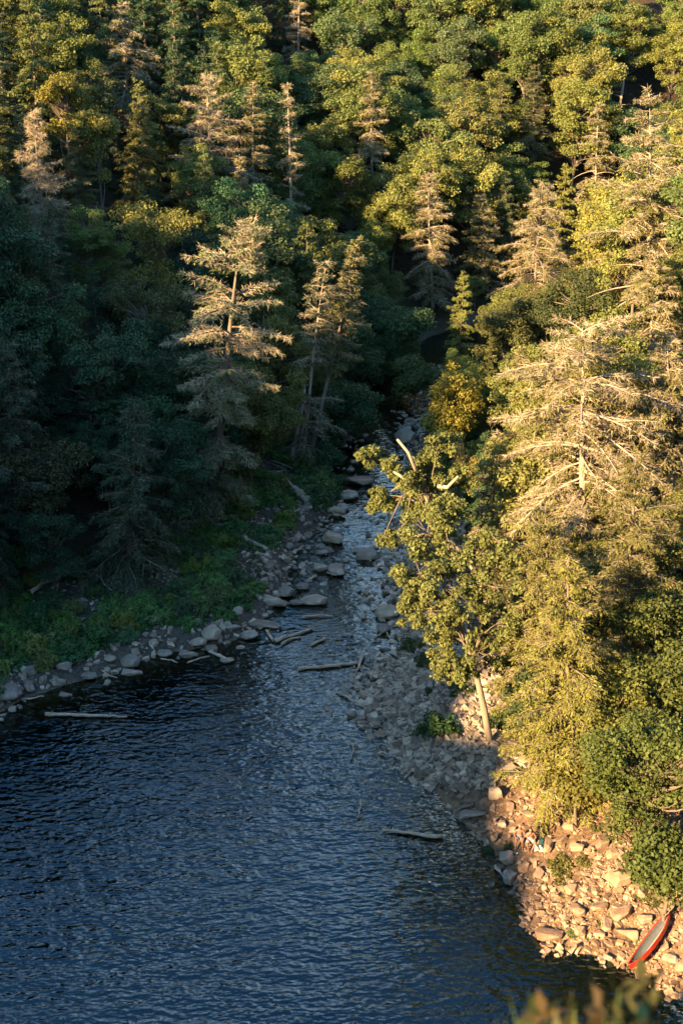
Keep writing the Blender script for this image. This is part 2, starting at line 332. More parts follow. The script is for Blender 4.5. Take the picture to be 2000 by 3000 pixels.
# ------------------------------------------------------------------ trees
UP = np.array([0, 0, 1.0])
def trunk_path(H, lean, rng, wob=.25, n=14, z0=-.6):
    t = np.linspace(0, 1, n); ph = rng.uniform(0, 6.28, 4)
    x = lean[0]*t+wob*(np.sin(t*5+ph[0])-math.sin(ph[0]))*t*.6; y = lean[1]*t+wob*(np.sin(t*4+ph[1])-math.sin(ph[1]))*t*.6
    return np.stack([x, y, z0+(H-z0)*t], 1)
def pt_on(path, t):
    f = np.clip(t, 0, 1)*(len(path)-1); i = np.minimum(np.floor(f).astype(int), len(path)-2); f = (f-i)[..., None]
    return path[i]*(1-f)+path[i+1]*f
def conifer(seed, H, R, r0, lean=(0, 0), base=.12, nbr=85, live=None, droop=.5, prof=None, twig=1.0, needle=1.0, wood=M_BARK, tiers=0.0, bald=None, wob=.25, gap=None, tone=1.0, ns=1.0, subs=5):
    """trunk mesh and crown mesh (boughs, twigs, needle sprays) of a hemlock; live(t, side) gives the share of living twigs"""
    rng = np.random.default_rng(seed); path = trunk_path(H, lean, rng, wob)
    tr = MB(); tt = np.linspace(0, 1, len(path)); tr.tube(path, np.maximum(r0*(1-tt)**.8*(1+.35*np.exp(-tt*25)), .025), 9)
    cr = MB(); live = live or (lambda t, az: 1.0)
    prof = prof or (lambda t: (1-t)**.75*(.55+.45*min(1, (t+.12)*2.2)))
    for b in range(nbr):
        f = (b+.5)/nbr; t = base+(1-base)*(f**.92)*.985
        if tiers: t = t+tiers*math.sin(t*2*math.pi*7)*.05
        t = min(max(t+rng.normal(0, .014), base*.9), .99)
        if gap and gap(t): continue
        az = b*2.39996+rng.normal(0, .35); Lb = R*prof(t)*(rng.uniform(.45, 1.15) if rng.random() < .8 else rng.uniform(.9, 1.4))+.25
        el0 = np.interp(t, [0, .45, .8, 1], [-.05, .12, .35, .75])+rng.normal(0, .2)
        n = 7; s = np.linspace(0, 1, n); el = el0-droop*s*(1.1-.4*t)*1.3
        st = Lb/(n-1); dz = np.sin(el)*st; dh = np.cos(el)*st
        azs = az+np.cumsum(rng.normal(0, .12, n))
        P = np.zeros((n, 3)); P[1:, 0] = np.cumsum(np.cos(azs[1:])*dh[1:]); P[1:, 1] = np.cumsum(np.sin(azs[1:])*dh[1:]); P[1:, 2] = np.cumsum(dz[1:])
        P += pt_on(path, np.array(t)); lv = live(t, az)
        bare = bald and rng.random() < bald(t)
        cr.tube(P, np.maximum((.016+.0135*Lb)*(1-s)**.8, .012), 4, 0, rng.uniform(.85, 1.15), False)
        if bare: continue
        k = max(4, int(Lb/.17)); u = np.repeat(np.linspace(.12, 1, k), 2)+rng.normal(0, .02, 2*k); u = np.clip(u, .05, 1); sd = np.tile([1., -1.], k)
        p0 = pt_on(P, u); d0 = nrm(pt_on(P, np.minimum(u+.08, 1))-pt_on(P, np.maximum(u-.08, 0)))
        side = nrm(np.cross(d0, UP[None])); tl = (.34*Lb*(1-u)**.8*np.minimum(1, u*3+.25)+.22)*rng.uniform(.55, 1.2, 2*k); tl = np.minimum(tl, 1.7)
        td = nrm(d0*rng.uniform(.45, .95, (2*k, 1))+side*sd[:, None]*rng.uniform(.6, 1, (2*k, 1))+UP*rng.normal(-.22, .22, (2*k, 1)))
        alive = rng.random(2*k) < lv
        # bare twigs
        D = ~alive | (rng.random(2*k) < (.25 if tone > .6 else .06)); m = D.sum(); ltone = rng.uniform(.75, 1.2)*tone
        if m and twig > 0:
            nn = nrm(rng.normal(0, 1, (m, 3))); cr.leaves(p0[D], td[D], nn, tl[D], twig*.030, ltone*rng.uniform(.8, 1.15, m), 1, .15)
            q = subs; idx = np.repeat(np.where(D)[0], q); fr = rng.uniform(.1, 1, len(idx)); pp = p0[idx]+td[idx]*(tl[idx]*fr)[:, None]
            sd2 = nrm(td[idx]*.8+rng.normal(0, .55, (len(idx), 3))+UP*-.15); cr.leaves(pp, sd2, nrm(rng.normal(0, 1, pp.shape)), rng.uniform(.2, .55, len(idx)), .024*twig, ltone*rng.uniform(.75, 1.2, len(idx)), 1, .2)
        # needle sprays
        A = np.where(alive)[0]
        if len(A) and needle > 0:
            q = max(2, int(4.6*needle)); idx = np.repeat(A, q); fr = np.tile((np.arange(q)+.6)/q, len(A))
            pp = p0[idx]+td[idx]*(tl[idx]*fr)[:, None]+rng.normal(0, .05, (len(idx), 3)); pp[:, 2] -= .16*fr*fr*tl[idx]
            sdir = nrm(td[idx]+rng.normal(0, .42, (len(idx), 3))+UP*(-.3)); nn = nrm(UP*.8+nrm(pp-pt_on(path, np.array(t)))*.5+rng.normal(0, .5, (len(idx), 3)))
            cr.leaves(pp, sdir, nn, rng.uniform(.28, .54, len(idx))*ns, rng.uniform(.10, .18, len(idx))*ns, rng.uniform(.7, 1.2, len(idx))*rng.uniform(.85, 1.15), 2, .4)
    return tr.mesh('trunk', wood, True), cr.mesh('crown', [wood, M_TWIG, M_NEEDLE])
def broadleaf(seed, H, lean, blobs, r0, nclump=60, per=190, leaf=.25, crad=1.0, wood=M_BARK, trunk_to=.75, flat=.65, wob=.3, limbs=True, bare=0):
    """trunk mesh and crown mesh of a leafy tree; blobs: (centre xyz, radii xyz, share) lumps that the leaf clumps fill"""
    rng = np.random.default_rng(seed); path = trunk_path(H*trunk_to, (lean[0]*trunk_to, lean[1]*trunk_to), rng, wob)
    tt = np.linspace(0, 1, len(path)); tr = MB(); tr.tube(path, np.maximum(r0*(1-.75*tt)*(1+.4*np.exp(-tt*22)), .04), 9)
    cr = MB(); tot = sum(b[2] for b in blobs)
    for c, rad, shr in blobs:
        c, rad = np.array(c, float), np.array(rad, float)
        for k in range(max(3, int(nclump*shr/tot))):
            d = rng.normal(0, 1, 3); d[2] = d[2] if d[2] > 0 or rng.random() < .45 else -d[2]; d /= np.linalg.norm(d)
            lump = 1+.22*math.sin(3*d[0]+seed)+.18*math.sin(4*d[1]+2*seed)
            cc = c+d*rad*(rng.uniform(.25, 1)**.45)*lump; cs = crad*rng.uniform(.6, 1.25)
            if limbs:
                t0 = np.clip(cc[2]/max(path[-1, 2], 1)-rng.uniform(.08, .4), .3, 1); a = pt_on(path, np.array(t0)); midp = (a+cc)/2+rng.normal(0, .35, 3)+UP*-.25; ss = np.linspace(0, 1, 6)[:, None]
                B = (1-ss)**2*a+2*ss*(1-ss)*midp+ss**2*cc; Lb = np.linalg.norm(cc-a)
                cr.tube(B, np.linspace(min(.03+.014*Lb, r0*.5), .014, 6), 4, 0, rng.uniform(.9, 1.15), False)
                if rng.random() < bare: continue
            n = int(per*cs*cs*rng.uniform(.7, 1.2)); q = nrm(rng.normal(0, 1, (n, 3))); rr = rng.random(n)**.38
            P = cc+q*rr[:, None]*cs*np.array([1, 1, flat]); tone = rng.uniform(.82, 1.15)
            nn = nrm(q*.55+UP*.55+rng.normal(0, .5, (n, 3))); D = np.cross(nn, rng.normal(0, 1, (n, 3))); D[:, 2] -= .25
            sz = leaf*rng.uniform(.6, 1.25, n); ti = tone*rng.uniform(.75, 1.22, n)
            cr.leaves(P, D, nn, sz, sz*.72, ti, 1, .5)
    return tr.mesh('trunk', wood, True), cr.mesh('crown', [wood, M_LEAF])
def crown_blobs(H, R, seed, n=4):
    rng = np.random.default_rng(seed+500); B = [((0, 0, H*.64), (R*.85, R*.85, H*.30), 1.8), ((0, 0, H*.38), (R*.75, R*.75, H*.2), .8)]
    for i in range(n): a = i*6.28/n+rng.uniform(-.5, .5); B.append(((math.cos(a)*R*.5, math.sin(a)*R*.5, H*rng.uniform(.45, .74)), (R*.5, R*.5, H*.15), .7))
    return B
def plant(name, meshes, loc, color, label=None, cat='tree', group=None, rz=0.0, sc=1.0, tilt=(0, 0)):
    e = empty(name, loc); e.rotation_euler = (tilt[0], tilt[1], rz); e.scale = (sc, sc, sc)
    link('trunk', meshes[0], e); link('crown', meshes[1], e, color); tag(e, label, cat, group); return e

# colours of foliage; on the shaded slope the dark ones also put shade in
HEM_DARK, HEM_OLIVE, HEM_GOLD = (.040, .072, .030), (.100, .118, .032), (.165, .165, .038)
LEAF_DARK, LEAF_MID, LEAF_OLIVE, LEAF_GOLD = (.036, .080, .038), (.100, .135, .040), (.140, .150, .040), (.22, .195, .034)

LAND = []      # landmarks: (short name, u, v)
HERO_POS = []
SHOWN = []     # (u0, u1, v0, v1, y): what the photo shows clear of nearer trees
def hero_fit(ut, vt, ub=None, vb=None, Y=None, X=None):
    """base on the ground and size from where top and foot show"""
    if ub is not None: b = hit(ub, vb)
    else:
        p = at_y(ut, vt, Y); b = np.array([p[0], Y, float(h(p[0], Y))])
    t = at_y(ut, vt, b[1]); HERO_POS.append((b[0], b[1]))
    vb_ = vb if vb is not None else vt+300; SHOWN.append((ut-50, ut+50, vt, vt+.72*(vb_-vt), b[1])); return b, t[2]-b[2], t[0]-b[0]

# --- the tall half-dead hemlock standing on the shaded bank
b, H, lx = hero_fit(725, 668, 605, 1535)
def lv(t, az): return np.interp(t, [0, .3, .45, .58, .64, .7, .8, 1], [.9, .85, .65, .6, .2, .45, .6, .75])
def pf(t): return np.interp(t, [0, .1, .2, .33, .38, .5, .6, .64, .74, .86, .95, 1], [.62, .85, .75, .75, .4, .9, .8, 1.0, .92, .72, .46, .12])
plant('hemlock_tree', conifer(11, H, 5.0, .42, (lx, 0), .06, 185, lv, .36, pf, 1.35, 1.5, M_BARK, 0, wob=.45, gap=lambda t: t < .93 and (t*8.5+.1) % 1 < .38, ns=.66, subs=8), b, (.120, .145, .060), 'tall tiered hemlock with sunlit straw-coloured top standing on the shaded bushy bank')
LAND.append(('the tall tiered bank hemlock', 690, 950))
# --- two thin hemlocks and a snag by the upstream bend
b, H, lx = hero_fit(960, 762, 880, 1360)
plant('hemlock_tree', conifer(12, H, 3.1, .20, (lx, 0), .10, 85, lambda t, az: np.interp(t, [0, .25, .5, 1], [.5, .45, .35, .6]), .35, lambda t: np.interp(t, [0, .12, .3, .45, .55, .8, 1], [.75, .95, 1.0, .2, .45, .55, .1]), 1.0, 1.3, M_DEAD, gap=lambda t: .36 < t < .5, bald=lambda t: .75 if t < .22 else 0, ns=.8), b, (.070, .088, .038), 'thin leaning hemlock with bare lower spokes beside the grey bank snag')
b, H, lx = hero_fit(1037, 700, 905, 1335)
plant('hemlock_tree', conifer(13, H, 3.6, .21, (lx+.3, 0), .42, 90, lambda t, az: .75, .35, None, 1.0, 1.4, M_PALEBARK, ns=.8), b, (.105, .110, .034), 'slim hemlock with golden lit tip above the upstream bend')
LAND.append(('the slim golden-tipped hemlock', 1010, 850))
b, H, lx = hero_fit(892, 1140, 846, 1365)
def snag(seed, H, lean, r0, stubs, wood=M_DEAD):
    rng = np.random.default_rng(seed); path = trunk_path(H, lean, rng, .12); tt = np.linspace(0, 1, len(path)); tr = MB(); tr.tube(path, r0*(1-.55*tt)*(1+.3*np.exp(-tt*20)), 9)
    top = path[-1]; tr.tube([top-(0, 0, .1), top+(.03, 0, .25), top+(.07, .02, .5)], [r0*.4, r0*.25, .01], 5)
    limbs = []
    for k in range(stubs):
        cr = MB()
        t = rng.uniform(.3, .98); a = pt_on(path, np.array(t)); az = rng.uniform(0, 6.28); L = rng.uniform(.4, 1.6)*(1.1-.4*t); d = np.array([math.cos(az), math.sin(az), rng.uniform(-.2, .5)])
        ss = np.linspace(0, 1, 5)[:, None]; cr.tube(a+d*L*ss+UP*(-.15*L)*ss**2, np.linspace(r0*.28, .012, 5), 4, 0, 1, False)
        for j in range(3):
            p = a+d*L*rng.uniform(.4, 1); dd = d+rng.normal(0, .5, 3); cr.tube([p, p+dd*.3*L, p+dd*.5*L-UP*.05], [.015, .012, .006], 3, 0, 1, False)
        limbs.append(cr.mesh('limb', wood))
    return tr.mesh('trunk', wood, True), limbs
def plant_snag(meshes, b, label):
    e = empty('dead_tree', b); link('trunk', meshes[0], e); [link('limb', q, e) for q in meshes[1]]; tag(e, label, 'dead tree'); return e
plant_snag(snag(14, H, (lx, 0), .26, 5), b, 'broken bare grey snag beside the log jam at the upstream bend')
b, H, lx = hero_fit(925, 1180, 852, 1345)
plant_snag(snag(15, H, (lx, 0), .12, 6, M_BARK), b, 'dark thin dead pole leaning behind the grey snag')
# --- dead and dying hemlocks
def dead_lv(a): return lambda t, az: a
DEADS = [
 # ut, vt, ub, vb, Y, R, live, colour, label, landmark, kwargs
 (105, 325, None, None, 128, 3.9, .02, 'bare grey spire-shaped dead hemlock with sunlit pinkish tip against dark forest', 'the grey spire-shaped dead hemlock', dict(nbr=110, droop=.25, tw=1.25, Hs=1, prof=lambda t: (1-t)**.85*.95+.03)),
 (355, 15, None, None, 172, 7.2, .5, 'broad dying hemlock with sprawling pale lower limbs high on the shaded slope', 'the broad sprawling dying hemlock', dict(nbr=90, droop=.55, tw=1.7, wood=M_DEAD, bald=lambda t: .6 if t < .5 else .1, prof=lambda t: np.interp(t, [0, .2, .4, .7, 1], [.9, 1, .8, .5, .1]))),
 (612, 222, None, None, 156, 4.6, .14, 'pinkish grey dead hemlock with wide flat dense boughs', 'the pinkish flat-boughed dead hemlock', dict(nbr=100, droop=.3, tw=1.5, wood=M_DEAD, prof=lambda t: np.interp(t, [0, .3, .55, .85, 1], [.5, .95, 1, .55, .1]))),
 (738, 238, None, None, 158, 3.6, .6, 'narrow fading hemlock, half straw half olive, on the middle hillside', 'the narrow half-straw hemlock', dict(nbr=90, droop=.3, tw=1.4)),
 (846, 240, None, None, 160, 2.8, .3, 'small pale dead-topped hemlock poking above the leafy hillside', 'the small pale dead-topped hemlock', dict(nbr=60, droop=.35, tw=1.5, wood=M_DEAD)),
 (1255, 508, 1268, 905, None, 3.6, .34, 'pale dead hemlock with drooping feathery tiers beside the river mouth', 'the pale feathery dead hemlock', dict(nbr=105, droop=.45, tw=1.5, wood=M_DEAD, prof=lambda t: np.interp(t, [0, .1, .5, .85, 1], [.75, .9, .8, .5, .1]))),
 (1757, 300, 1738, 640, None, 4.4, .45, 'bare-trunked dying hemlock with down-curved spoke branches', 'the spoke-branched dying hemlock', dict(nbr=85, droop=.6, tw=1.6, wood=M_DEAD, bald=lambda t: .35)),
 (1897, 275, 1900, 930, None, 5.2, .55, 'tallest straight pale-trunked dying hemlock on the sunny slope', 'the tallest pale-trunked dying hemlock', dict(nbr=125, droop=.4, tw=1.5, wood=M_DEAD, bald=lambda t: .2, prof=lambda t: np.interp(t, [0, .15, .45, .7, 1], [.9, 1, .9, .55, .1]))),
 (1585, 530, 1560, 940, None, 5.4, .34, 'ghostly fuzzy straw-coloured dead hemlock spreading over the sunny slope', 'the ghostly fuzzy dead hemlock', dict(nbr=120, droop=.5, tw=1.4, wood=M_DEAD, prof=lambda t: np.interp(t, [0, .3, .7, 1], [1, 1, .55, .1]))),
 (1693, 965, 1722, 1735, None, 5.8, .26, 'big skeletal dead hemlock with twisted pale drooping limbs amid golden trees', 'the big skeletal dead hemlock', dict(nbr=105, droop=.6, tw=1.7, wood=M_DEAD, r0=.34, wob=.5, gap=lambda t: .22 < t < .30, prof=lambda t: np.interp(t, [0, .1, .2, .45, .6, .8, .95, 1], [.5, .65, .5, 1.0, .95, .8, .5, .35]))),
 (1912, 735, 1895, 1150, None, 4.6, .55, 'straw-tipped dying hemlock with knobbly pale trunk near the frame edge', 'the knobbly straw-tipped hemlock', dict(nbr=95, droop=.5, tw=1.5, wood=M_DEAD)),
 (1960, 1010, 1965, 1480, None, 4.8, .5, 'fuzzy grey-gold dying hemlock at the outer edge beside the skeletal one', 'the fuzzy grey-gold hemlock', dict(nbr=100, droop=.5, tw=1.5, wood=M_DEAD)),
 (1405, 570, 1418, 860, None, 3.4, .7, 'thin olive hemlock with straw patches behind the feathery dead one', 'the straw-patched thin hemlock', dict(nbr=85, droop=.4, tw=1.3)),
 (870, -60, None, None, 205, 3.0, .1, 'bare leafless dead hemlock reaching past the upper hillside trees', 'the leafless upper hillside hemlock', dict(nbr=50, droop=.4, tw=1.4, wood=M_DEAD)),
]
for i, (ut, vt, ub, vb, Y, R, lvl, label, lm, kw) in enumerate(DEADS):
    b, H, lx = hero_fit(ut, vt, ub, vb, Y)
    wood = kw.pop('wood', M_PALEBARK); tw = kw.pop('tw'); kw.pop('Hs', 0); r0 = kw.pop('r0', .0115*H+.03)
    H = min(H, 30)
    plant('dying_hemlock', conifer(30+i, H, R, r0, (lx, 0), kw.pop('base', .10), kw.pop('nbr'), dead_lv(lvl+.08), kw.pop('droop'), kw.pop('prof', None), tw*.85, 1.3, wood, subs=8, ns=.85, tone=.92, **kw), b, (.115, .112, .034), label)
    u, v, _ = to_px((b[0]+lx*.6, b[1], b[2]+H*.6)); LAND.append((lm, u, v))
b, H, lx = hero_fit(1830, 200, 1808, 350)
plant_snag(snag(50, max(H, 6), (lx, 0), .24, 7), b, 'short thick broken-topped bare trunk between the two tall dying hemlocks')

# --- leafy trees of their own character
def hero_leaf(name, seed, u, v, w, hh, Y, color, label, lm=None, foot=None, **kw):
    """crown centred where it shows (u, v), w by hh wide"""
    if not foot:
        ys = np.arange(45, 230, .25); hh_ = np.array([at_y(u, v, q) for q in ys]); gap_ = hh_[:, 2]-h(hh_[:, 0], hh_[:, 1]); want = np.maximum(kw.get('hc', 4.2), hh/2*ys/math.cos(PITCH)/FPX*1.05+2.2)
        ok_ = np.where((gap_ < want) & (ys > Y-25))[0]; Y = ys[ok_[0]] if len(ok_) else Y
    kw.pop('hc', 0); c = at_y(u, v, Y); dep = to_px(c)[2]; rx = w/2*dep/FPX; rz = hh/2*dep/FPX*1.05
    if foot: f = hit(*foot); f = np.array([f[0], f[1], f[2]]); c = at_y(u, v, f[1])
    else: f = np.array([c[0]+rx*kw.pop('dx', 0), Y, 0.0]); f[2] = h(f[0], f[1])
    rel = c-f; B = [(rel, (rx*.74, rx*.74, rz*.8), 1.5), (rel*np.array([.75, .75, .6]), (rx*.7, rx*.7, max(rz*.7, rel[2]*.3)), .8)]; rng = np.random.default_rng(seed)
    for k in range(5): a = k*1.257+rng.uniform(-.5, .5); B.append((rel+np.array([math.cos(a)*rx*.68, math.sin(a)*rx*.68, rng.uniform(-.6, .55)*rz]), (rx*.45, rx*.45, rz*.4), .7))
    Ht = max(rel[2]+rz*.4, 3); HERO_POS.append((f[0], f[1]))
    kw.setdefault('nclump', int(46+rx*rx*4.2)); kw.setdefault('leaf', .22); kw.setdefault('per', 240)
    e = plant(name, broadleaf(seed, Ht, (rel[0]*Ht/max(rel[2], 1), rel[1]), B, kw.pop('r0', .10+.02*rx), **kw), f, color, label)
    SHOWN.append((u-w*.42, u+w*.42, v-hh*.5, v+hh*.36, f[1]))
    if lm: LAND.append((lm, u, v))
    return e
HL = [
 ('leafy_tree', 61, 455, 690, 230, 190, 118, (.17, .165, .042), 'yellow-green leafy tree with sunlit crown and thin bare forks over dark slope', 'the sunlit yellow-green leafy tree', dict(flat=.55, hc=12.5, per=130)),
 ('leafy_tree', 62, 428, 900, 220, 180, 110, (.105, .110, .042), 'olive leafy tree with pale forked branches, shaded, beside the tiered hemlock', 'the olive pale-forked tree', dict(wood=M_PALEBARK, per=130, hc=9)),
 ('leafy_tree', 63, 255, 1130, 330, 330, 97, (.040, .085, .042), 'dark layered maple with a few yellow sprays on the shaded slope', 'the dark layered maple', dict(flat=.4)),
 ('leafy_tree', 64, 100, 1370, 270, 240, 88, (.085, .088, .040), 'brownish green round-topped leafy tree over the left bank rocks', 'the brownish round-topped tree', dict()),
 ('leafy_tree', 65, 560, 720, 170, 170, 124, (.060, .085, .048), 'dull grey-green leafy tree behind the sunlit yellow-green one', None, dict()),
 ('leafy_tree', 66, 280, 390, 110, 130, 128, (.16, .155, .040), 'small bright sunlit leafy crown beside the grey spire-shaped dead hemlock', 'the small bright leafy crown', dict(hc=11)),
 ('leafy_tree', 67, 190, 265, 130, 110, 138, (.17, .155, .032), 'low sunlit yellowish leafy crown above the grey spire', None, dict(hc=11)),
 ('leafy_tree', 71, 1325, 1180, 150, 240, 118, LEAF_GOLD, 'bright golden-yellow autumn tree overhanging the river bend', 'the golden-yellow autumn tree', dict(leaf=.25)),
 ('leafy_tree', 72, 1020, 560, 240, 230, 150, (.105, .118, .028), 'big rounded green-gold tree sunlit above the valley shadow', 'the big rounded green-gold tree', dict()),
 ('leafy_tree', 73, 1690, 880, 240, 160, 104, (.060, .075, .028), 'round dark green tree amid pale hemlocks on the sunny slope', 'the round dark green tree', dict()),
 ('leafy_tree', 74, 1900, 2270, 330, 520, 60, (.075, .100, .026), 'large dense green leafy tree at the scree edge above the red canoe', 'the large dense scree-edge tree', dict(nclump=190, leaf=.19, crad=.8)),
 ('leafy_tree', 75, 1920, 1850, 260, 330, 69, (.080, .098, .026), 'dense green leafy tree up the bank behind the scree-edge tree', 'the dense bank tree', dict(nclump=120, leaf=.2, crad=.85)),
 ('leafy_tree', 76, 1480, 960, 200, 150, 112, (.085, .092, .032), 'mottled dull green tree just above the golden autumn tree', 'the mottled dull green tree', dict()),
 ('leafy_tree', 78, 1780, 2130, 220, 300, 65, (.115, .125, .030), 'bright green leafy tree at the scree top beside the large golden-green hemlock', 'the bright scree-top tree', dict(leaf=.2)),
 ('leafy_tree', 79, 1960, 2510, 200, 240, 56, (.070, .095, .026), 'low dense green leafy tree spilling onto the scree above the red canoe', 'the low dense scree tree', dict(leaf=.22)),
 ('leafy_tree', 81, 1700, 2240, 150, 190, 69, (.125, .120, .030), 'small yellowish leafy tree at the head of the sunlit scree', None, dict(leaf=.22)),
 ('leafy_tree', 82, 1930, 2060, 220, 260, 64, (.085, .105, .028), 'full green leafy tree between the dense bank tree and the scree-edge tree', None, dict(leaf=.24)),
 ('leafy_tree', 83, 1015, 1010, 210, 190, 140, (.050, .095, .040), 'dark green leafy tree closing over the upstream bend below the slim golden-tipped hemlock', 'the bend-closing dark leafy tree', dict(hc=5)),
 ('leafy_tree', 84, 1175, 985, 170, 170, 142, (.055, .100, .042), 'deep green leafy tree at the far end of the river, in the valley shadow', None, dict(hc=4.5)),
 ('leafy_tree', 85, 1090, 920, 190, 150, 150, (.050, .090, .040), 'shadowed leafy tree at the very back of the river bend', None, dict(hc=5)),
 ('leafy_tree', 86, 1215, 1090, 110, 110, 134, (.075, .110, .036), 'low bushy leafy tree over the bend opposite the slim golden-tipped hemlock', None, dict(hc=3.5)),
 ('leafy_tree', 87, 1010, 1180, 180, 150, 128, (.048, .090, .040), 'low dark leafy tree leaning out beside the bare lower spokes of the thin hemlock', None, dict(hc=4)),
 ('leafy_tree', 88, 1915, 1620, 230, 280, 76, (.150, .155, .042), 'golden-olive leafy tree high on the bank above the dense bank tree', 'the golden-olive bank tree', dict(leaf=.2)),
 ('leafy_tree', 89, 1780, 1880, 200, 260, 71, (.165, .165, .044), 'golden leafy tree squeezed in between the dense bank tree and the large golden-green hemlock', None, dict(leaf=.2)),
 ('leafy_tree', 92, 1560, 1820, 150, 260, 82, (.150, .155, .042), 'golden-olive leafy tree behind the crown of the leaning pale-trunked tree', None, dict(leaf=.2)),
 ('leafy_tree', 94, 1790, 1500, 190, 220, 86, (.150, .158, .044), 'soft golden leafy tree just below the big skeletal dead hemlock', None, dict(leaf=.2)),
 ('leafy_tree', 77, 1560, 2060, 130, 260, 78, (.045, .062, .024), 'shaded dark shrubby tree behind the leaning white trunk', None, dict(leaf=.24)),
]
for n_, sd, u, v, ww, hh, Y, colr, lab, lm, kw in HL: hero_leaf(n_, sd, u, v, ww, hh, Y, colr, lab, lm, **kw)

# --- the pale-trunked tree that leans from the stony bank, and the broken one behind it
f = hit(1437, 2180); dep = to_px(f)[2]; pm = dep/FPX; HERO_POS.append((f[0], f[1]))
def off(u, v, dy=0.0): p = at_y(u, v, f[1]+dy); return p-f
tp = np.array([[0, 0, -.4], off(1432, 2165), off(1418, 2080), off(1400, 2000), off(1383, 1945), off(1365, 1880), off(1330, 1780, .5), off(1290, 1690, 1)])
tr = MB(); ss = np.linspace(0, 1, 24); fine = np.stack([np.interp(ss, np.linspace(0, 1, 8), tp[:, k]) for k in range(3)], 1); tr.tube(fine, np.linspace(.25, .10, 24), 10)
cr = MB(); rng = np.random.default_rng(80)
CL = [(1250, 1560, 80), (1330, 1600, 95), (1230, 1680, 75), (1300, 1720, 110), (1390, 1650, 110), (1450, 1720, 100), (1260, 1790, 85), (1350, 1820, 110), (1450, 1830, 100), (1300, 1890, 85), (1400, 1910, 95), (1480, 1930, 75), (1210, 1740, 60), (1470, 1600, 80), (1340, 1960, 75), (1300, 1510, 60)]
for u, v, rr in CL:
    R = rr*pm; c0 = off(u, v, rng.uniform(-1.5, 1.8))
    a = fine[rng.integers(11, 23)]; ss2 = np.linspace(0, 1, 6)[:, None]; cr.tube((1-ss2)*a+ss2*c0+UP*.4*np.sin(ss2*3.14), np.linspace(.075, .02, 6), 5, 0, 1, False)
    for k in range(15):
        d = rng.normal(0, 1, 3); d /= np.linalg.norm(d); cc = c0+d*R*rng.uniform(.4, 1.05)*np.array([1, 1, .85]); cs = rng.uniform(.28, .55); n = int(120*cs/.4)
        cr.tube([c0, (c0+cc)/2+rng.normal(0, .1, 3), cc], [.022, .016, .008], 3, 0, 1, False)
        q = nrm(rng.normal(0, 1, (n, 3))); P = cc+q*(rng.random(n)**.4)[:, None]*cs*np.array([1, 1, .75]); nn = nrm(q*.6+UP*.5+rng.normal(0, .5, (n, 3))); D = np.cross(nn, rng.normal(0, 1, (n, 3))); D[:, 2] -= .2
        sz = .20*rng.uniform(.6, 1.25, n); cr.leaves(P, D, nn, sz, sz*.75, rng.uniform(.85, 1.15)*rng.uniform(.75, 1.25, n), 1, .5)
plant('leafy_tree', (tr.mesh('trunk', M_PALEBARK, True), cr.mesh('crown', [M_BARK, M_LEAF])), f, (.120, .135, .042), 'leaning pale-trunked leafy tree rooted in the stony bank above the seated people'); LAND.append(('the leaning pale-trunked tree', 1340, 1800))
f = hit(1430, 1830); f[1] = min(f[1], 96); f[2] = h(f[0], f[1]); HERO_POS.append((f[0], f[1]))
tp = np.array([[0, 0, -.4], off(1425, 1750), off(1380, 1650), off(1310, 1580), off(1265, 1540), off(1255, 1480), off(1235, 1420), off(1215, 1390)])
pm = to_px(f)[2]/FPX; tr = MB(); ss = np.linspace(0, 1, 24); fine = np.stack([np.interp(ss, np.linspace(0, 1, 8), tp[:, k]) for k in range(3)], 1); tr.tube(fine, np.linspace(.27, .10, 24), 9)
cr = MB()
CL = [(1080, 1335, 38), (1130, 1360, 48), (1180, 1400, 52), (1110, 1450, 30), (1150, 1475, 35), (1200, 1450, 55), (1240, 1360, 50), (1280, 1330, 55), (1290, 1400, 55), (1260, 1460, 55), (1230, 1510, 45), (1310, 1480, 50), (1150, 1570, 26), (1185, 1560, 24), (1120, 1580, 18), (1320, 1300, 45), (1350, 1400, 45), (1100, 1480, 16)]
for u, v, rr in CL:
    R = rr*pm; c0 = off(u, v, rng.uniform(-1, 1.2)); a = fine[rng.integers(14, 24)]; ss2 = np.linspace(0, 1, 6)[:, None]
    cr.tube((1-ss2)*a+ss2*c0+UP*.3*np.sin(ss2*3.14), np.linspace(.07, .02, 6), 5, 0, 1, False)
    for k in range(max(4, int(12*(rr/50)))):
        d = rng.normal(0, 1, 3); d /= np.linalg.norm(d); cc = c0+d*R*rng.uniform(.3, 1.05)*np.array([1, 1, .85]); cs = rng.uniform(.28, .52); n = int(110*cs/.4)
        cr.tube([c0, (c0+cc)/2+rng.normal(0, .1, 3), cc], [.022, .016, .008], 3, 0, 1, False)
        q = nrm(rng.normal(0, 1, (n, 3))); P = cc+q*(rng.random(n)**.4)[:, None]*cs*np.array([1, 1, .75]); nn = nrm(q*.6+UP*.5+rng.normal(0, .5, (n, 3))); D = np.cross(nn, rng.normal(0, 1, (n, 3))); D[:, 2] -= .2
        sz = .21*rng.uniform(.6, 1.25, n); cr.leaves(P, D, nn, sz, sz*.75, rng.uniform(.85, 1.15)*rng.uniform(.75, 1.25, n), 1, .5)
e = plant('leafy_tree', (tr.mesh('trunk', M_PALEBARK, True), cr.mesh('crown', [M_BARK, M_LEAF])), f, (.115, .130, .040), 'leafy tree with broken bare limb stubs reaching far over the shaded river'); LAND.append(('the broken-limbed river tree', 1190, 1430))
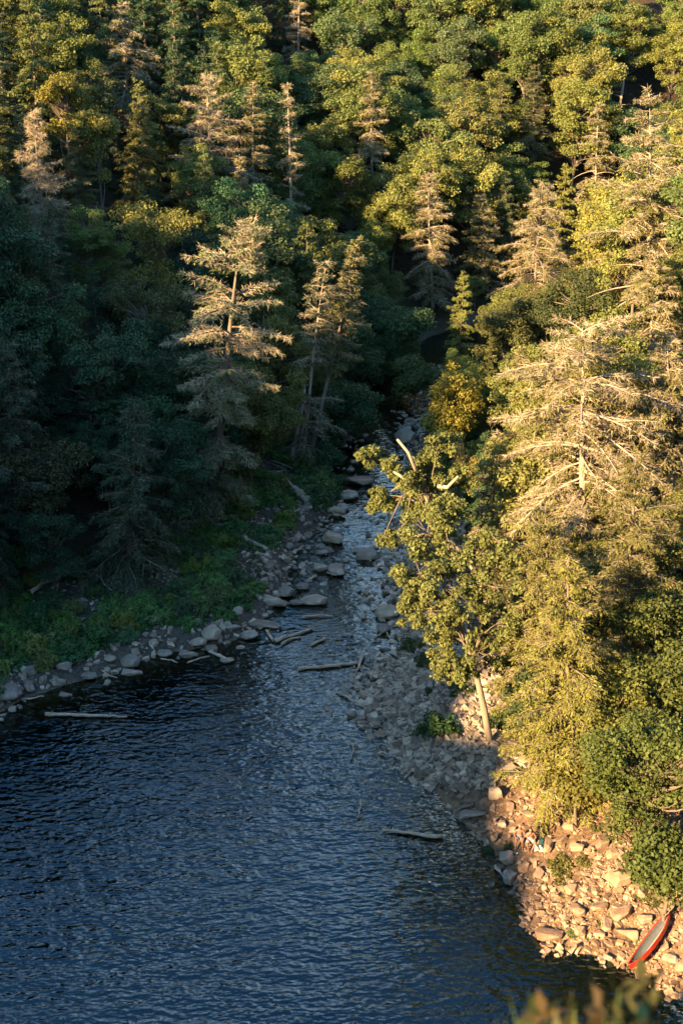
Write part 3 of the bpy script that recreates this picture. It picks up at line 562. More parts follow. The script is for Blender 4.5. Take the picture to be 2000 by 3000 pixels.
for pts in ([(1213, 1365), (1195, 1325), (1163, 1287)], [(1218, 1440), (1190, 1405), (1150, 1380)], [(1310, 1428), (1325, 1412), (1342, 1395)], [(1290, 1575), (1240, 1567), (1205, 1572)]):
    mb = MB(); P = np.array([off(u, v, -1.3) for u, v in pts]); P = np.vstack([fine[20]*.35+P[0]*.65, P]); mb.tube(P, np.linspace(.16, .085, len(P)), 7); link('broken_limb', mb.mesh('broken_limb', M_DEAD, True), e)

# --- big live hemlocks standing apart
HH = [
 (90, 1665, 1640, 1680, 2330, 5.2, HEM_GOLD, .86, 'large golden-green hemlock cloaked to the ground beside the sunlit scree', 'the large golden-green hemlock'),
 (91, 1600, 1480, 1650, 2190, 4.6, (.120, .118, .032), .85, 'dense golden hemlock in front of the skeletal dead one', 'the dense golden hemlock'),
 (92, 1850, 1330, 1820, 2080, 5.4, (.115, .112, .032), .74, 'broad golden hemlock flecked with bare straw twigs on the sunny slope', 'the straw-flecked golden hemlock'),
 (93, 400, 1180, 372, 1690, 4.8, (.040, .066, .036), .9, 'dark drooping hemlock in deep shade over the bushy bank', 'the dark drooping hemlock'),
 (94, 1570, 190, 1560, 560, 3.9, (.078, .086, .032), .85, 'dusky olive hemlock with tiered tips before the deep hillside gap', 'the dusky tiered hillside hemlock'),
 (95, 400, 300, 400, 640, 3.4, (.120, .118, .030), .92, 'narrow green-gold hemlock with half its side sunlit', 'the half-lit narrow hemlock'),
 (96, 215, 390, 225, 700, 3.3, (.105, .104, .032), .9, 'slim olive-lit hemlock next to the grey spire-shaped dead hemlock', 'the slim olive-lit hemlock'),
 (97, 1475, 515, 1480, 830, 3.2, (.060, .078, .028), .95, 'dark conical hemlock between two straw-coloured ones', 'the dark conical hemlock'),
 (98, 25, 1010, 20, 1560, 4.4, (.036, .060, .034), .92, 'deep green shaded hemlock at the outer edge of the bank forest', 'the deep green bank hemlock'),
]
for sd, ut, vt, ub, vb, R, colr, lvl, lab, lm in HH:
    b, H, lx = hero_fit(ut, vt, ub, vb); H = min(H, 31)
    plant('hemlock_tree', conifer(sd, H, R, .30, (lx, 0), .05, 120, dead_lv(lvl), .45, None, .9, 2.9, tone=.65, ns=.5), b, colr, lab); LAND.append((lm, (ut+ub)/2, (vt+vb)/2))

# --- the rest of the forest: a few kinds, each tree its own copy
CON = [conifer(200+i, 17, [3.2, 3.6, 2.8, 3.9][i], .22, base=.08, nbr=78, live=dead_lv(.95), droop=[.4, .5, .35, .55][i], needle=1.6, twig=.8, tone=.55, ns=.8) for i in range(4)]
DYI = [conifer(220+i, 17, [3.4, 3.8, 3.1][i], .21, base=.1, nbr=82, live=dead_lv([.45, .3, .6][i]), droop=[.45, .55, .4][i], twig=1.4, wood=M_PALEBARK) for i in range(3)]
BRO = []
for i in range(6):
    Ht, Rt = [14, 15, 13, 14, 12, 15][i], [4.9, 4.5, 4.2, 5.2, 3.9, 4.6][i]
    BRO.append(broadleaf(240+i, Ht, (0, 0), crown_blobs(Ht, Rt, i), .17, nclump=[105, 100, 88, 118, 80, 104][i], per=215, leaf=.25, crad=[1.1, 1.0, 1.2, 1.0, .95, 1.15][i], flat=[.6, .7, .5, .65, .7, .55][i]))
rng = np.random.default_rng(7); R_ = random.Random(7)
taken = list(HERO_POS); fills = []
cand = []
for k in range(16000):
    y = rng.uniform(52, 232); half = .262*y/math.cos(PITCH)*1.0+(22 if y < 100 else 6); x = rng.uniform(-half, half); d, left = shore(x, y)
    if d < 1.5: continue
    if left and d < np.interp(y, [80, 110, 124], [9.6, 7.6, 1.6]): continue
    if not left and d < np.interp(y, [55, 75, 90, 110], [19, 10.5, 5, 2.5]): continue
    cand.append((x, y))
for x, y in cand:
    z = float(h(x, y)); ub_, vb_, dep = to_px((x, y, z)); ut_, vt_, _ = to_px((x, y, z+13))
    if ut_ < (-900 if y < 100 else -130) or ut_ > 2130 or vb_ < -40 or vt_ > 2500: continue
    sp = np.interp(y, [60, 80, 110, 150, 230], [2.9, 3.3, 3.8, 4.3, 5.0])*(.9 if x > 3 and y < 130 else 1)
    if any((x-a)**2+(y-c)**2 < sp*sp for a, c in taken): continue
    taken.append((x, y)); fills.append((x, y, z, ut_, vt_))
GROUPS = {}
def describe(kind_words, cat, u, v, cnt):
    lm, lu, lvv = min(LAND, key=lambda q: (q[1]-u)**2+(q[2]-v)**2); dx, dy = u-lu, v-lvv
    rel = ('behind' if dy < 0 else 'below') if abs(dy) > abs(dx) else ('right of' if dx > 0 else 'left of')
    key = (kind_words, rel, lm); cnt.setdefault(key, []).append((dx*dx+dy*dy)); return key
ORD = ['nearest', 'second nearest', 'third nearest', 'fourth nearest', 'fifth nearest', 'sixth nearest', 'seventh nearest', 'eighth nearest', 'ninth nearest', 'tenth nearest', 'eleventh nearest', 'twelfth nearest']
plan = []
for x, y, z, u, v in fills:
    r = rng.random()
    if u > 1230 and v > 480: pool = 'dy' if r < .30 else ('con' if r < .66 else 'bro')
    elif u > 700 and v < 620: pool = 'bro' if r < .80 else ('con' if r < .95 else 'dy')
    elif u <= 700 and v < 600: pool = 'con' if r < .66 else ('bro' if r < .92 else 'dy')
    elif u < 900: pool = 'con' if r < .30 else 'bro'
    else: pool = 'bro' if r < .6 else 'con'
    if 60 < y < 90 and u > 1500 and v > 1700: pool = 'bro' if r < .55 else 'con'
    shade = u < 720 and v > 520  # picks the dark leaf colours, painting the slope's shade into them
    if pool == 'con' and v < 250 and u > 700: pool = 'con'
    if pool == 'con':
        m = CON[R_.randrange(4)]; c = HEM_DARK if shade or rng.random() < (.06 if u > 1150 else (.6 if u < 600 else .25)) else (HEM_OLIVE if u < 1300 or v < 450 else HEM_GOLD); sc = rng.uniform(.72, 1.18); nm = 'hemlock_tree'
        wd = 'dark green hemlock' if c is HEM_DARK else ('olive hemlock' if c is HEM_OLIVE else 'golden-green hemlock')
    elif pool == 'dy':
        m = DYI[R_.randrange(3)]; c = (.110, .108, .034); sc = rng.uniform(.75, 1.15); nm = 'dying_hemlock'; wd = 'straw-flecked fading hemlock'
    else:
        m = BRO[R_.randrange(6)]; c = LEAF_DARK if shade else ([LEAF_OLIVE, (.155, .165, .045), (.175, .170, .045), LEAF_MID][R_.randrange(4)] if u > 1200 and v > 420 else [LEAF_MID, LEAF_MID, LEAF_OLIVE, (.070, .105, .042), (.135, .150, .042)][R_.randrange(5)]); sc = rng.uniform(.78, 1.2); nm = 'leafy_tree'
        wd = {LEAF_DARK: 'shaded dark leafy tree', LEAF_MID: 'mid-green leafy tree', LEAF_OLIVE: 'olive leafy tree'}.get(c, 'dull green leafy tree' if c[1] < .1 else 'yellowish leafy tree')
    if y < 80: sc *= .72
    H0 = {'con': 17, 'dy': 17, 'bro': 14}[pool]; lim = 99.0; half = 2.6*sc*FPX/to_px((x, y, z))[2]; ub2 = to_px((x, y, z))[0]
    for u0, u1, v0, v1, yy in SHOWN:
        if y < yy-1 and ub2+half > u0 and ub2-half < u1:
            zt = float(at_y(u, v1, y)[2])-z
            if zt > 0: lim = min(lim, zt)
    if H0*sc > lim:
        if lim < 3.2: continue
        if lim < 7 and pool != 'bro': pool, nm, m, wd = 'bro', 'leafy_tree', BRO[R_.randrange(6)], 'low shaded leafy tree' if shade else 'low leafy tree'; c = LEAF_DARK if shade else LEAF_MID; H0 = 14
        sc = max(lim/H0, .24)
    j = rng.uniform(.85, 1.15)*(1.18 if pool == 'bro' and u > 620 and v < 640 else 1); c = tuple(q*j*rng.uniform(.93, 1.07) for q in c)
    plan.append((nm, m, (x, y, z), c, sc, rng.uniform(0, 6.28), (rng.normal(0, .035), rng.normal(0, .035)), wd, u, v))
rr_ = np.random.default_rng(17)
for k in range(56):                                              # unseen trees added along the crest to make its shadow edge ragged
    y = 2+k*2.6+rr_.normal(0, .8); x = -95+rr_.normal(0, 3.5); con = rr_.random() < .7
    plan.append(('hemlock_tree' if con else 'leafy_tree', CON[k % 4] if con else BRO[k % 6], (x, y, float(h(x, y))-.3), HEM_DARK if con else LEAF_MID, rr_.uniform(.35, .78), rr_.uniform(0, 6.28), (0, 0), 'unseen ridge hemlock added for its shadow' if con else 'unseen ridge leafy tree added for its shadow', -9000-k*40, 500))
cnt = {}; keys = [describe(p[7], 'tree', p[8], p[9], cnt) for p in plan]
dist = [min((q[1]-p[8])**2+(q[2]-p[9])**2 for q in LAND) for p in plan]
for p, k, d in zip(plan, keys, dist):
    if p[8] < -8000: plant(p[0], p[1], p[2], p[3], 'unseen tree added on the crest to break up its shadow edge', 'tree', 'unseen crest trees added for their shadow', p[5], p[4], p[6]); continue
    o = sorted(cnt[k]).index(min(cnt[k], key=lambda q: abs(q-d))); n = len(cnt[k])
    lab = f'{p[7]} {k[1]} {k[2]}' if n == 1 else f'{p[7]}, {ORD[min(o, 11)]} of its kind {k[1]} {k[2]}'
    grp = {'hemlock_tree': 'live hemlocks in the gorge forest', 'dying_hemlock': 'fading hemlocks in the gorge forest', 'leafy_tree': 'leafy trees in the gorge forest'}[p[0]]
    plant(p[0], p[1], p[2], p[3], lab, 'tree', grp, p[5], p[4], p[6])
print('fill trees', len(plan), 'candidates', len(cand))

# ------------------------------------------------------------------ shrubs and undergrowth
def shrub_mesh(seed, R=1.0, H=.8, n=26, per=110, leaf=.15):
    rng = np.random.default_rng(seed); mb = MB()
    for k in range(n):
        d = rng.normal(0, 1, 3); d[2] = abs(d[2]); d /= np.linalg.norm(d); c = d*np.array([R, R, H])*rng.uniform(.3, .95); c[2] = max(c[2], .12); cs = rng.uniform(.18, .36)*R
        mb.tube([rng.normal(0, .08, 3)-UP*.1, c*.5+UP*.08, c], [.02, .014, .008], 3, 0, 1, False)
        m = int(per*rng.uniform(.6, 1.2)); q = nrm(rng.normal(0, 1, (m, 3))); P = c+q*(rng.random(m)**.4)[:, None]*cs*np.array([1, 1, .8])
        nn = nrm(q*.5+UP*.7+rng.normal(0, .5, (m, 3))); D = np.cross(nn, rng.normal(0, 1, (m, 3))); sz = leaf*rng.uniform(.6, 1.3, m)
        mb.leaves(P, D, nn, sz, sz*.6, rng.uniform(.8, 1.2)*rng.uniform(.75, 1.22, m), 1, .5)
    return mb.mesh('shrub', [M_BARK, M_LEAF])
SHRUBS = [shrub_mesh(300+i, 1.0, [.75, .9, .6, 1.0][i], [26, 30, 24, 32][i]) for i in range(4)]
GRASSY = [shrub_mesh(310+i, 1.0, .45, 34, 70, .13) for i in range(2)]
def put_shrub(p, r, color, label, mesh=None, group=None, sz=1.0):
    o = link('shrub', mesh or SHRUBS[R_.randrange(4)], None, color); o.location = p; o.rotation_euler[2] = R_.uniform(0, 6.28); o.scale = (r, r*R_.uniform(.85, 1.15), r*sz)
    tag(o, label, 'shrub', group); return o
def px_shrub(u, v, wpx, color, label, mesh=None, sz=1.0):
    p = hit(u, v); r = wpx/2*to_px(p)[2]/FPX; return put_shrub(p-np.array([0, 0, .1]), r, color, label, mesh, None, sz)
G1, G2, G3 = (.090, .170, .052), (.145, .185, .048), (.062, .125, .050)
for a in [
 (1285, 2145, 150, (.040, .085, .028), 'round dark green bush alone on grey stones beside the leaning pale trunk'),
 (1432, 2500, 55, (.035, .070, .025), 'small dark green bush at the water edge by the seated people'),
 (1490, 2485, 36, (.035, .065, .025), 'tiny dark green shrub behind the shin of the seated man'),
 (1205, 1900, 90, (.075, .095, .034), 'dull olive bush at the river edge under the leaning leafy tree'),
 (1250, 1955, 100, (.060, .085, .030), 'mid-green bush at the foot of the leaning leafy tree crown'),
 (1250, 2035, 60, (.040, .075, .028), 'small low bush among grey stones above the round dark bush'),
 (1350, 2030, 100, (.045, .080, .028), 'broad shaded bush touching the leaning pale trunk'),
 (1470, 2120, 110, (.045, .070, .026), 'shaded bush just behind the foot of the leaning pale trunk'),
 (1500, 2210, 60, (.045, .075, .026), 'little green shrub beside the tangle of dry sticks'),
 (1540, 2290, 50, (.075, .085, .026), 'wispy shrub at the top corner of the sunlit scree'),
 (1650, 2280, 60, (.14, .13, .03), 'small yellow-green shrub at the head of the sunlit scree'),
 (1755, 2430, 55, (.090, .095, .028), 'small sunlit green shrub among white-lit scree boulders')]: px_shrub(*a)
for a in [
 (1650, 2545, 110, (.105, .110, .028), 'patch of sunlit grassy weeds on the scree below the teal bag'),
 (1715, 2525, 80, (.095, .100, .028), 'second grassy weed patch, beside the larger one on the scree'),
 (1650, 2585, 60, (.085, .095, .026), 'small grassy tuft under the larger scree weed patch'),
 (1655, 2628, 40, (.12, .12, .028), 'little yellow-green tuft between tan blocks mid-scree'),
 (1680, 2735, 60, (.085, .13, .028), 'bright green tuft beside the big block in shallow water'),
 (1872, 2752, 62, (.13, .14, .022), 'bright yellow-green tuft next to the red canoe'),
 (1910, 2645, 70, (.095, .10, .03), 'sparse weeds between tan blocks above the red canoe'),
 (1870, 2625, 46, (.085, .10, .03), 'thin weeds beside the large flat scree block'),
 (1760, 2700, 40, (.085, .11, .028), 'narrow green tuft below the tan scree slab'),
 (1965, 2600, 50, (.095, .11, .03), 'weed tuft at the frame edge on the scree')]: px_shrub(*a[:5], mesh=GRASSY[R_.randrange(2)], sz=1.0)
rng = np.random.default_rng(41); got = []; sh_plan = []
for k in range(5000):
    x, y = rng.uniform(-34, 6), rng.uniform(74, 118); d, left = shore(x, y)
    if not left or d < 2.0 or d > 13 or len(got) > 235: continue
    u, v, dep = to_px((x, y, float(h(x, y))))
    if u < -40 or v < 1400: continue
    if vnoise(np.array(x*.28), np.array(y*.28), 77) < -.26: continue
    if any((x-a)**2+(y-b)**2 < 1.1**2 for a, b in got): continue
    got.append((x, y)); c = [G1, G2, G1, G3][rng.integers(4)]; jj = rng.uniform(.8, 1.2)
    put_shrub((x, y, float(h(x, y))-.1), rng.uniform(.8, 1.6), tuple(q*jj*rng.uniform(.8, 1.2) for q in c), 'low rounded green shrub in the thicket along the shaded stony bank', None, 'shrubs covering the shaded river bank')
got = []
for k in range(4000):
    x, y = rng.uniform(-10, 30), rng.uniform(108, 156); d, left = shore(x, y); u, v, dep = to_px((x, y, float(h(x, y))))
    if d < .6 or d > 6 or len(got) > 85 or (d < 2 and u > 1090 and v > 1080) or any((x-a)**2+(y-b)**2 < 1.5**2 for a, b in got): continue
    got.append((x, y)); jj = rng.uniform(.75, 1.2); c = [G1, G3, G3][rng.integers(3)]
    put_shrub((x, y, float(h(x, y))-.15), rng.uniform(1.2, 2.1), tuple(q*jj for q in c), 'dark leafy shrub among many alike crowding the banks of the upstream bend', None, 'shrubs around the upstream bend', 1.15)
# low growth nobody could count: between the shrubs and under the forest edge
mb = MB(); n = 40000; xs, ys = rng.uniform(-44, 34, n), rng.uniform(62, 172, n); ix = ((xs-GX0)/GS).astype(int); iy = ((ys-GY0)/GS).astype(int)
d, lf = DD[iy, ix], LL[iy, ix]; pat = vnoise(xs*.3, ys*.3, 5)+.6*vnoise(xs*.9, ys*.9, 6)
ok = np.where(lf, (d > 2.0) & (pat > .02), (d > np.interp(ys, [60, 78, 95], [19, 11, 3])) & (pat > -.2)) & (np.abs(xs) < .27*ys+3)
xs, ys = np.repeat(xs[ok], 7), np.repeat(ys[ok], 7); xs = xs+rng.normal(0, .22, len(xs)); ys = ys+rng.normal(0, .22, len(ys)); zs = h(xs, ys)+rng.uniform(.02, .42, len(xs))
nn = nrm(np.array([0, 0, 1.])+rng.normal(0, .5, (len(xs), 3))); sz = rng.uniform(.12, .26, len(xs)); mb.leaves(np.stack([xs, ys, zs], 1), np.cross(nn, rng.normal(0, 1, (len(xs), 3))), nn, sz, sz*.6, rng.uniform(.7, 1.25, len(xs)), 0, .5)
tag(link('undergrowth', mb.mesh('undergrowth', M_LEAF), None, (.045, .078, .028)), kind='stuff')

# ------------------------------------------------------------------ stones
def rock_mesh(seed, mat, slab=False, rnd=False):
    rg = np.random.default_rng(seed); bm = bmesh.new(); n = 46 if rnd else 17
    for k in range(n):
        p = rg.normal(0, 1, 3); p /= np.linalg.norm(p)
        if not rnd: p = np.sign(p)*np.abs(p)**.55
        p = p*rg.uniform(.82, 1.05)*np.array([1, .82, .42 if slab else .68]); bm.verts.new(p*.5)
    r = bmesh.ops.convex_hull(bm, input=bm.verts); bmesh.ops.delete(bm, geom=list({g for g in r['geom_interior']+r['geom_unused'] if isinstance(g, bmesh.types.BMVert)}), context='VERTS')
    bmesh.ops.dissolve_limit(bm, angle_limit=.22, verts=bm.verts, edges=bm.edges)
    bmesh.ops.bevel(bm, geom=list(bm.edges), offset=.022 if not rnd else .04, segments=2 if rnd else 1, affect='EDGES', profile=.6, clamp_overlap=True)
    bmesh.ops.triangulate(bm, faces=bm.faces); bmesh.ops.subdivide_edges(bm, edges=bm.edges, cuts=2, use_grid_fill=True)
    C = np.array([v.co[:] for v in bm.verts]); dn = fbm(C[:, 0]*4+9, C[:, 1]*4+C[:, 2]*3, seed, 4)*.075
    for v, q in zip(bm.verts, dn): v.co *= 1+float(q)
    me = bpy.data.meshes.new('boulder'); bm.to_mesh(me); bm.free(); me.materials.append(mat)
    at = me.attributes.new('tint', 'FLOAT', 'POINT'); at.data.foreach_set('value', np.ones(len(me.vertices), np.float32))
    me.polygons.foreach_set('use_smooth', np.full(len(me.polygons), rnd)); return me
RK = {k: [rock_mesh(400+i+j*20, m, sl, rd) for i in range(c)] for j, (k, m, sl, rd, c) in enumerate([('block', M_TAN, False, False, 6), ('slab', M_TAN, True, False, 4), ('round', M_ROCK, False, True, 5), ('grey', M_ROCK, False, False, 5), ('gslab', M_ROCK, True, False, 3)])}
def put_rock(p, wx, wy, wz, kind, label, group=None, rz=None, tl=.12):
    o = link('boulder' if wx > .85 else 'stone', RK[kind][R_.randrange(len(RK[kind]))]); o.location = p; o.scale = (wx, wy, wz); o.rotation_euler = (R_.gauss(0, tl), R_.gauss(0, tl), R_.uniform(-.5, .5) if rz is None else rz)
    tag(o, label, 'rock', group); return o
ROCK_XY = []
_b, _s = hit(1968, 2700), at_z(1852, 2855, .12)
for f_ in np.linspace(0, 1, 9): ROCK_XY.append((_s[0]+(_b[0]-_s[0])*f_, _s[1]+(_b[1]-_s[1])*f_, .55))
for u_, v_ in ((1521, 2482), (1551, 2488), (1584, 2488), (1521, 2500), (1551, 2505)): q_ = hit(u_, v_); ROCK_XY.append((q_[0], q_[1], .45))
def px_rock(u, v, wpx, hpx, kind, label, z=None, rz=None):
    p = hit(u, v+hpx*.3)
    if p[2] < level(p[1]): p = at_z(u, v+hpx*.3, float(level(p[1])))
    k = to_px(p)[2]/FPX; wx = wpx*k; slab = kind in ('slab', 'gslab'); hh = hpx*k*(.62 if slab else .8); wy = max(.6*wx, min(1.15*wx, hpx*k*1.35))
    ROCK_XY.append((p[0], p[1], wx*.5)); return put_rock(p+np.array([0, 0, hh*.22+.08]), wx*1.08, wy, hh*(1.9 if slab else 1.45), kind, label, None, rz if rz is not None else R_.uniform(-.3, .3), .05)
for a in [
 (1383, 2383, 84, 44, 'gslab', 'big flat grey slab in the middle of the shaded stone bank', None, -.12), (1362, 2362, 56, 22, 'gslab', 'narrow grey slab stuck behind the big flat one'),
 (1448, 2318, 46, 52, 'grey', 'tall square grey block standing above the big flat slab'), (1477, 2512, 52, 46, 'grey', 'rough layered grey boulder at the feet of the seated people'),
 (1488, 2562, 48, 58, 'gslab', 'smooth tilted grey slab at the water edge below the people', None, 1.0), (1446, 2450, 26, 34, 'grey', 'upright brick-shaped grey stone left of the seated people', None, 1.3),
 (1604, 2480, 62, 26, 'block', 'long dark-sided tan block behind the teal bag', None, 1.2), (1607, 2732, 82, 46, 'block', 'big tan block sitting in the brown shallow water', None, -.1),
 (1813, 2566, 76, 74, 'block', 'largest square tan block high on the sunlit scree', None, .3), (1825, 2668, 78, 58, 'slab', 'broad pale flat tan block in the centre of the scree'),
 (1838, 2722, 80, 54, 'block', 'massive tan boulder directly beside the red canoe', None, -.2), (1888, 2690, 46, 40, 'block', 'cracked tan boulder close to the red canoe bow'),
 (1756, 2655, 52, 42, 'slab', 'smooth tilted tan slab on the lower scree', None, -.5), (1674, 2602, 44, 38, 'block', 'angular tan block beneath the grassy weed patches'),
 (1697, 2728, 38, 36, 'block', 'rounded tan stone right behind the bright green tuft'), (1748, 2734, 48, 26, 'slab', 'low tan slab along the shallow water edge'),
 (1681, 2774, 18, 40, 'block', 'slim upright tan stone standing in the shallows', None, 1.5), (1640, 2455, 50, 30, 'block', 'bright leaning block just above the teal bag', None, .6),
 (1690, 2480, 46, 40, 'block', 'cream sunlit boulder right of the teal bag'), (1760, 2465, 44, 44, 'block', 'cream sunlit boulder beside the small scree shrub'),
 (1680, 2395, 40, 30, 'block', 'white-lit block at the middle top of the scree'), (1790, 2500, 40, 34, 'block', 'pale scree boulder under the large dense leafy tree'),
 (1700, 2340, 48, 22, 'slab', 'pale ledge stone at the upper scree edge'), (1600, 2370, 36, 26, 'block', 'sunlit tan stone at the edge of the shadow, upper scree'),
 (1540, 2385, 52, 24, 'slab', 'dark-edged tan slab at the shadow edge above the people'), (1575, 2430, 50, 40, 'slab', 'smooth tan slab directly behind the seated people'),
 (1580, 2555, 40, 44, 'slab', 'tan slab in front of the teal bag at the shadow edge', None, .9), (1470, 2415, 30, 26, 'grey', 'grey stone left above the seated man'),
 (1560, 2600, 44, 22, 'slab', 'low tan slab at the shaded lower scree'), (1625, 2650, 34, 16, 'block', 'thin orange-lit stone by the small rust puddle'),
 (1945, 2775, 30, 40, 'block', 'upright tan stone in the shadow of the red canoe', None, 1.4), (1960, 2810, 50, 34, 'grey', 'greyish stone at the stern shadow of the red canoe'),
 (1780, 2805, 28, 28, 'grey', 'small wet dark stone in the brown shallows'),
 (1048, 1403, 92, 40, 'slab', 'broad dark flat boulder in the upstream pool', None, 0), (1021, 1447, 62, 38, 'round', 'smooth pale boulder below the upstream pool'),
 (974, 1572, 66, 46, 'grey', 'humped grey boulder at the bend of the river bank'), (945, 1617, 30, 20, 'round', 'small round boulder beneath the humped grey one'),
 (1075, 1618, 72, 46, 'grey', 'cracked tan-grey boulder in mid-stream'), (1157, 1677, 56, 58, 'round', 'rounded grey boulder in the rapids under the leafy crown'),
 (991, 1664, 62, 46, 'grey', 'large pale jagged boulder at mid bank'), (941, 1657, 46, 34, 'grey', 'pale boulder just left of the jagged bank one'),
 (840, 1728, 56, 46, 'round', 'disc-faced pale round boulder on the bank edge'), (1002, 1484, 42, 30, 'round', 'mossy boulder at the end of the fallen grey trunk'),
 (884, 1715, 42, 26, 'grey', 'low boulder right beside the disc-faced round one'), (968, 1455, 36, 28, 'round', 'tan boulder in the green bushes near the upstream pool'),
 (798, 1755, 88, 46, 'grey', 'large layered grey boulder on the shaded bank edge', None, -.2), (926, 1753, 92, 42, 'round', 'long hump-backed boulder in the water off the bank'),
 (872, 1764, 52, 22, 'round', 'slanting low boulder by the long hump-backed one'), (773, 1827, 92, 24, 'gslab', 'long thin grey boulder like a beam at the bank'),
 (732, 1857, 52, 34, 'round', 'rounded grey boulder at the tip of the bank'), (1136, 1787, 82, 50, 'round', 'big smooth flat-topped boulder in mid river'),
 (1187, 1790, 38, 46, 'round', 'split-off boulder right of the big flat-topped one'), (1124, 1838, 44, 36, 'round', 'dark wet boulder below the big flat-topped one'),
 (1220, 1857, 42, 24, 'grey', 'pale stone on the gravel below the leafy crown'), (1115, 1949, 44, 24, 'slab', 'flat tan boulder by itself in the shallow gravel'),
 (1134, 1977, 32, 20, 'round', 'rounded boulder just downstream of the flat tan one'), (625, 1848, 68, 64, 'round', 'tallest lichen-speckled boulder on the bank edge'),
 (585, 1880, 62, 32, 'round', 'pale oval boulder left of the lichen-speckled one'), (620, 1898, 42, 30, 'round', 'squat pale boulder under the lichen-speckled one'),
 (484, 1912, 50, 30, 'round', 'smooth oval boulder at the water edge, mid bank'), (554, 1912, 58, 32, 'grey', 'dark-sided wedge boulder at the water edge, mid bank'),
 (388, 1933, 68, 52, 'round', 'whitish knobbly boulder on the left bank edge'), (388, 1967, 62, 26, 'grey', 'dark shelf boulder half in water under the knobbly one'),
 (324, 1929, 38, 26, 'round', 'pale cone-shaped boulder in the bank shrubs'), (27, 2022, 84, 64, 'round', 'huge lichen-spotted boulder at the left bank corner'),
 (92, 2009, 38, 46, 'grey', 'upright grey boulder beside the huge lichen-spotted one'), (194, 2034, 38, 20, 'grey', 'lone pale boulder half in the dark pool'),
 (259, 1981, 52, 26, 'grey', 'grey ledge boulder under the bank shrubs'), (683, 1836, 46, 22, 'grey', 'pale flat boulder between the lichen-speckled one and the point'),
 (167, 1860, 62, 24, 'grey', 'low grey ledge among the left bank shrubs'), (665, 1934, 42, 22, 'round', 'mostly sunken dark boulder off the bank'),
 (40, 2076, 28, 22, 'grey', 'small block at the dark water, left corner'), (1000, 1300, 60, 26, 'grey', 'shaded boulder at the upstream rapids'),
 (1190, 1270, 70, 60, 'round', 'bulky shaded boulder beside the upstream dark pool'), (1085, 1310, 40, 20, 'round', 'low boulder crossing the upstream rapids'),
 (1110, 2430, 0.1, 0.1, 'grey', '')]:
    if a[5]: px_rock(*a)
def spot_ok(x, y, r): return all((x-a)**2+(y-b)**2 > (r+c)**2*.7 for a, b, c in ROCK_XY)
zone_n = {}
def zone_rocks(n, fn, smin, smax, kinds, label, group, seed, up=False):
    rg = np.random.default_rng(seed); k = 0; tries = 0
    while k < n and tries < n*60:
        tries += 1; p = fn(rg)
        if p is None: continue
        x, y = p; s = smin*(smax/smin)**(rg.random()**1.5); u, v, _ = to_px((x, y, 0))
        if not (-30 < u < 2030) or not spot_ok(x, y, s*.45): continue
        ROCK_XY.append((x, y, s*.45)); z = max(float(h(x, y)), float(level(y))-.10*s-.02); kd = kinds[rg.integers(len(kinds))]
        put_rock((x, y, z+s*.10), s, s*rg.uniform(.65, 1), s*rg.uniform(.7, 1.1), kd, label, group, rg.uniform(0, 6.28), .28); k += 1
def right_band(y0, y1, d0, d1):
    def f(rg):
        y = rg.uniform(y0, y1); x = rg.uniform(0, 26); d, left = shore(x, y); return (x, y) if not left and d0 < d < d1 else None
    return f
def left_band(y0, y1, d0, d1):
    def f(rg):
        y = rg.uniform(y0, y1); x = rg.uniform(-30, 6); d, left = shore(x, y); return (x, y) if left and d0 < d < d1 else None
    return f
zone_rocks(110, right_band(50, 70, .2, 17), .38, 1.35, ['block', 'block', 'slab'], 'angular tan block lying among many alike on the sunlit scree', 'tan blocks of the sunlit scree', 1)
zone_rocks(80, right_band(66, 84, -1.5, 9), .34, 1.0, ['grey', 'gslab', 'grey', 'block'], 'angular grey stone lying among many alike on the shaded stone bank', 'grey stones of the shaded bank', 2)
zone_rocks(55, right_band(78, 100, -5.5, 3), .35, .9, ['round', 'grey'], 'rounded stone among many alike on the shallow gravel bar', 'stones of the shallow gravel bar', 3)
zone_rocks(75, left_band(76, 112, -1.0, 2.6), .4, 1.3, ['round', 'grey', 'round'], 'pale stone among many alike along the shaded bank edge', 'stones lining the shaded bank', 4)
zone_rocks(40, right_band(94, 126, -4.5, 1), .35, 1.0, ['grey', 'round', 'grey', 'block'], 'wet stone among many alike in the stream below the broken-limbed tree', 'stones in the stream under the overhanging trees', 6)
zone_rocks(75, left_band(95, 128, -5.5, .5), .4, 1.15, ['round', 'grey'], 'wet stone among many alike in the upstream rapids', 'stones in the upstream rapids', 5)
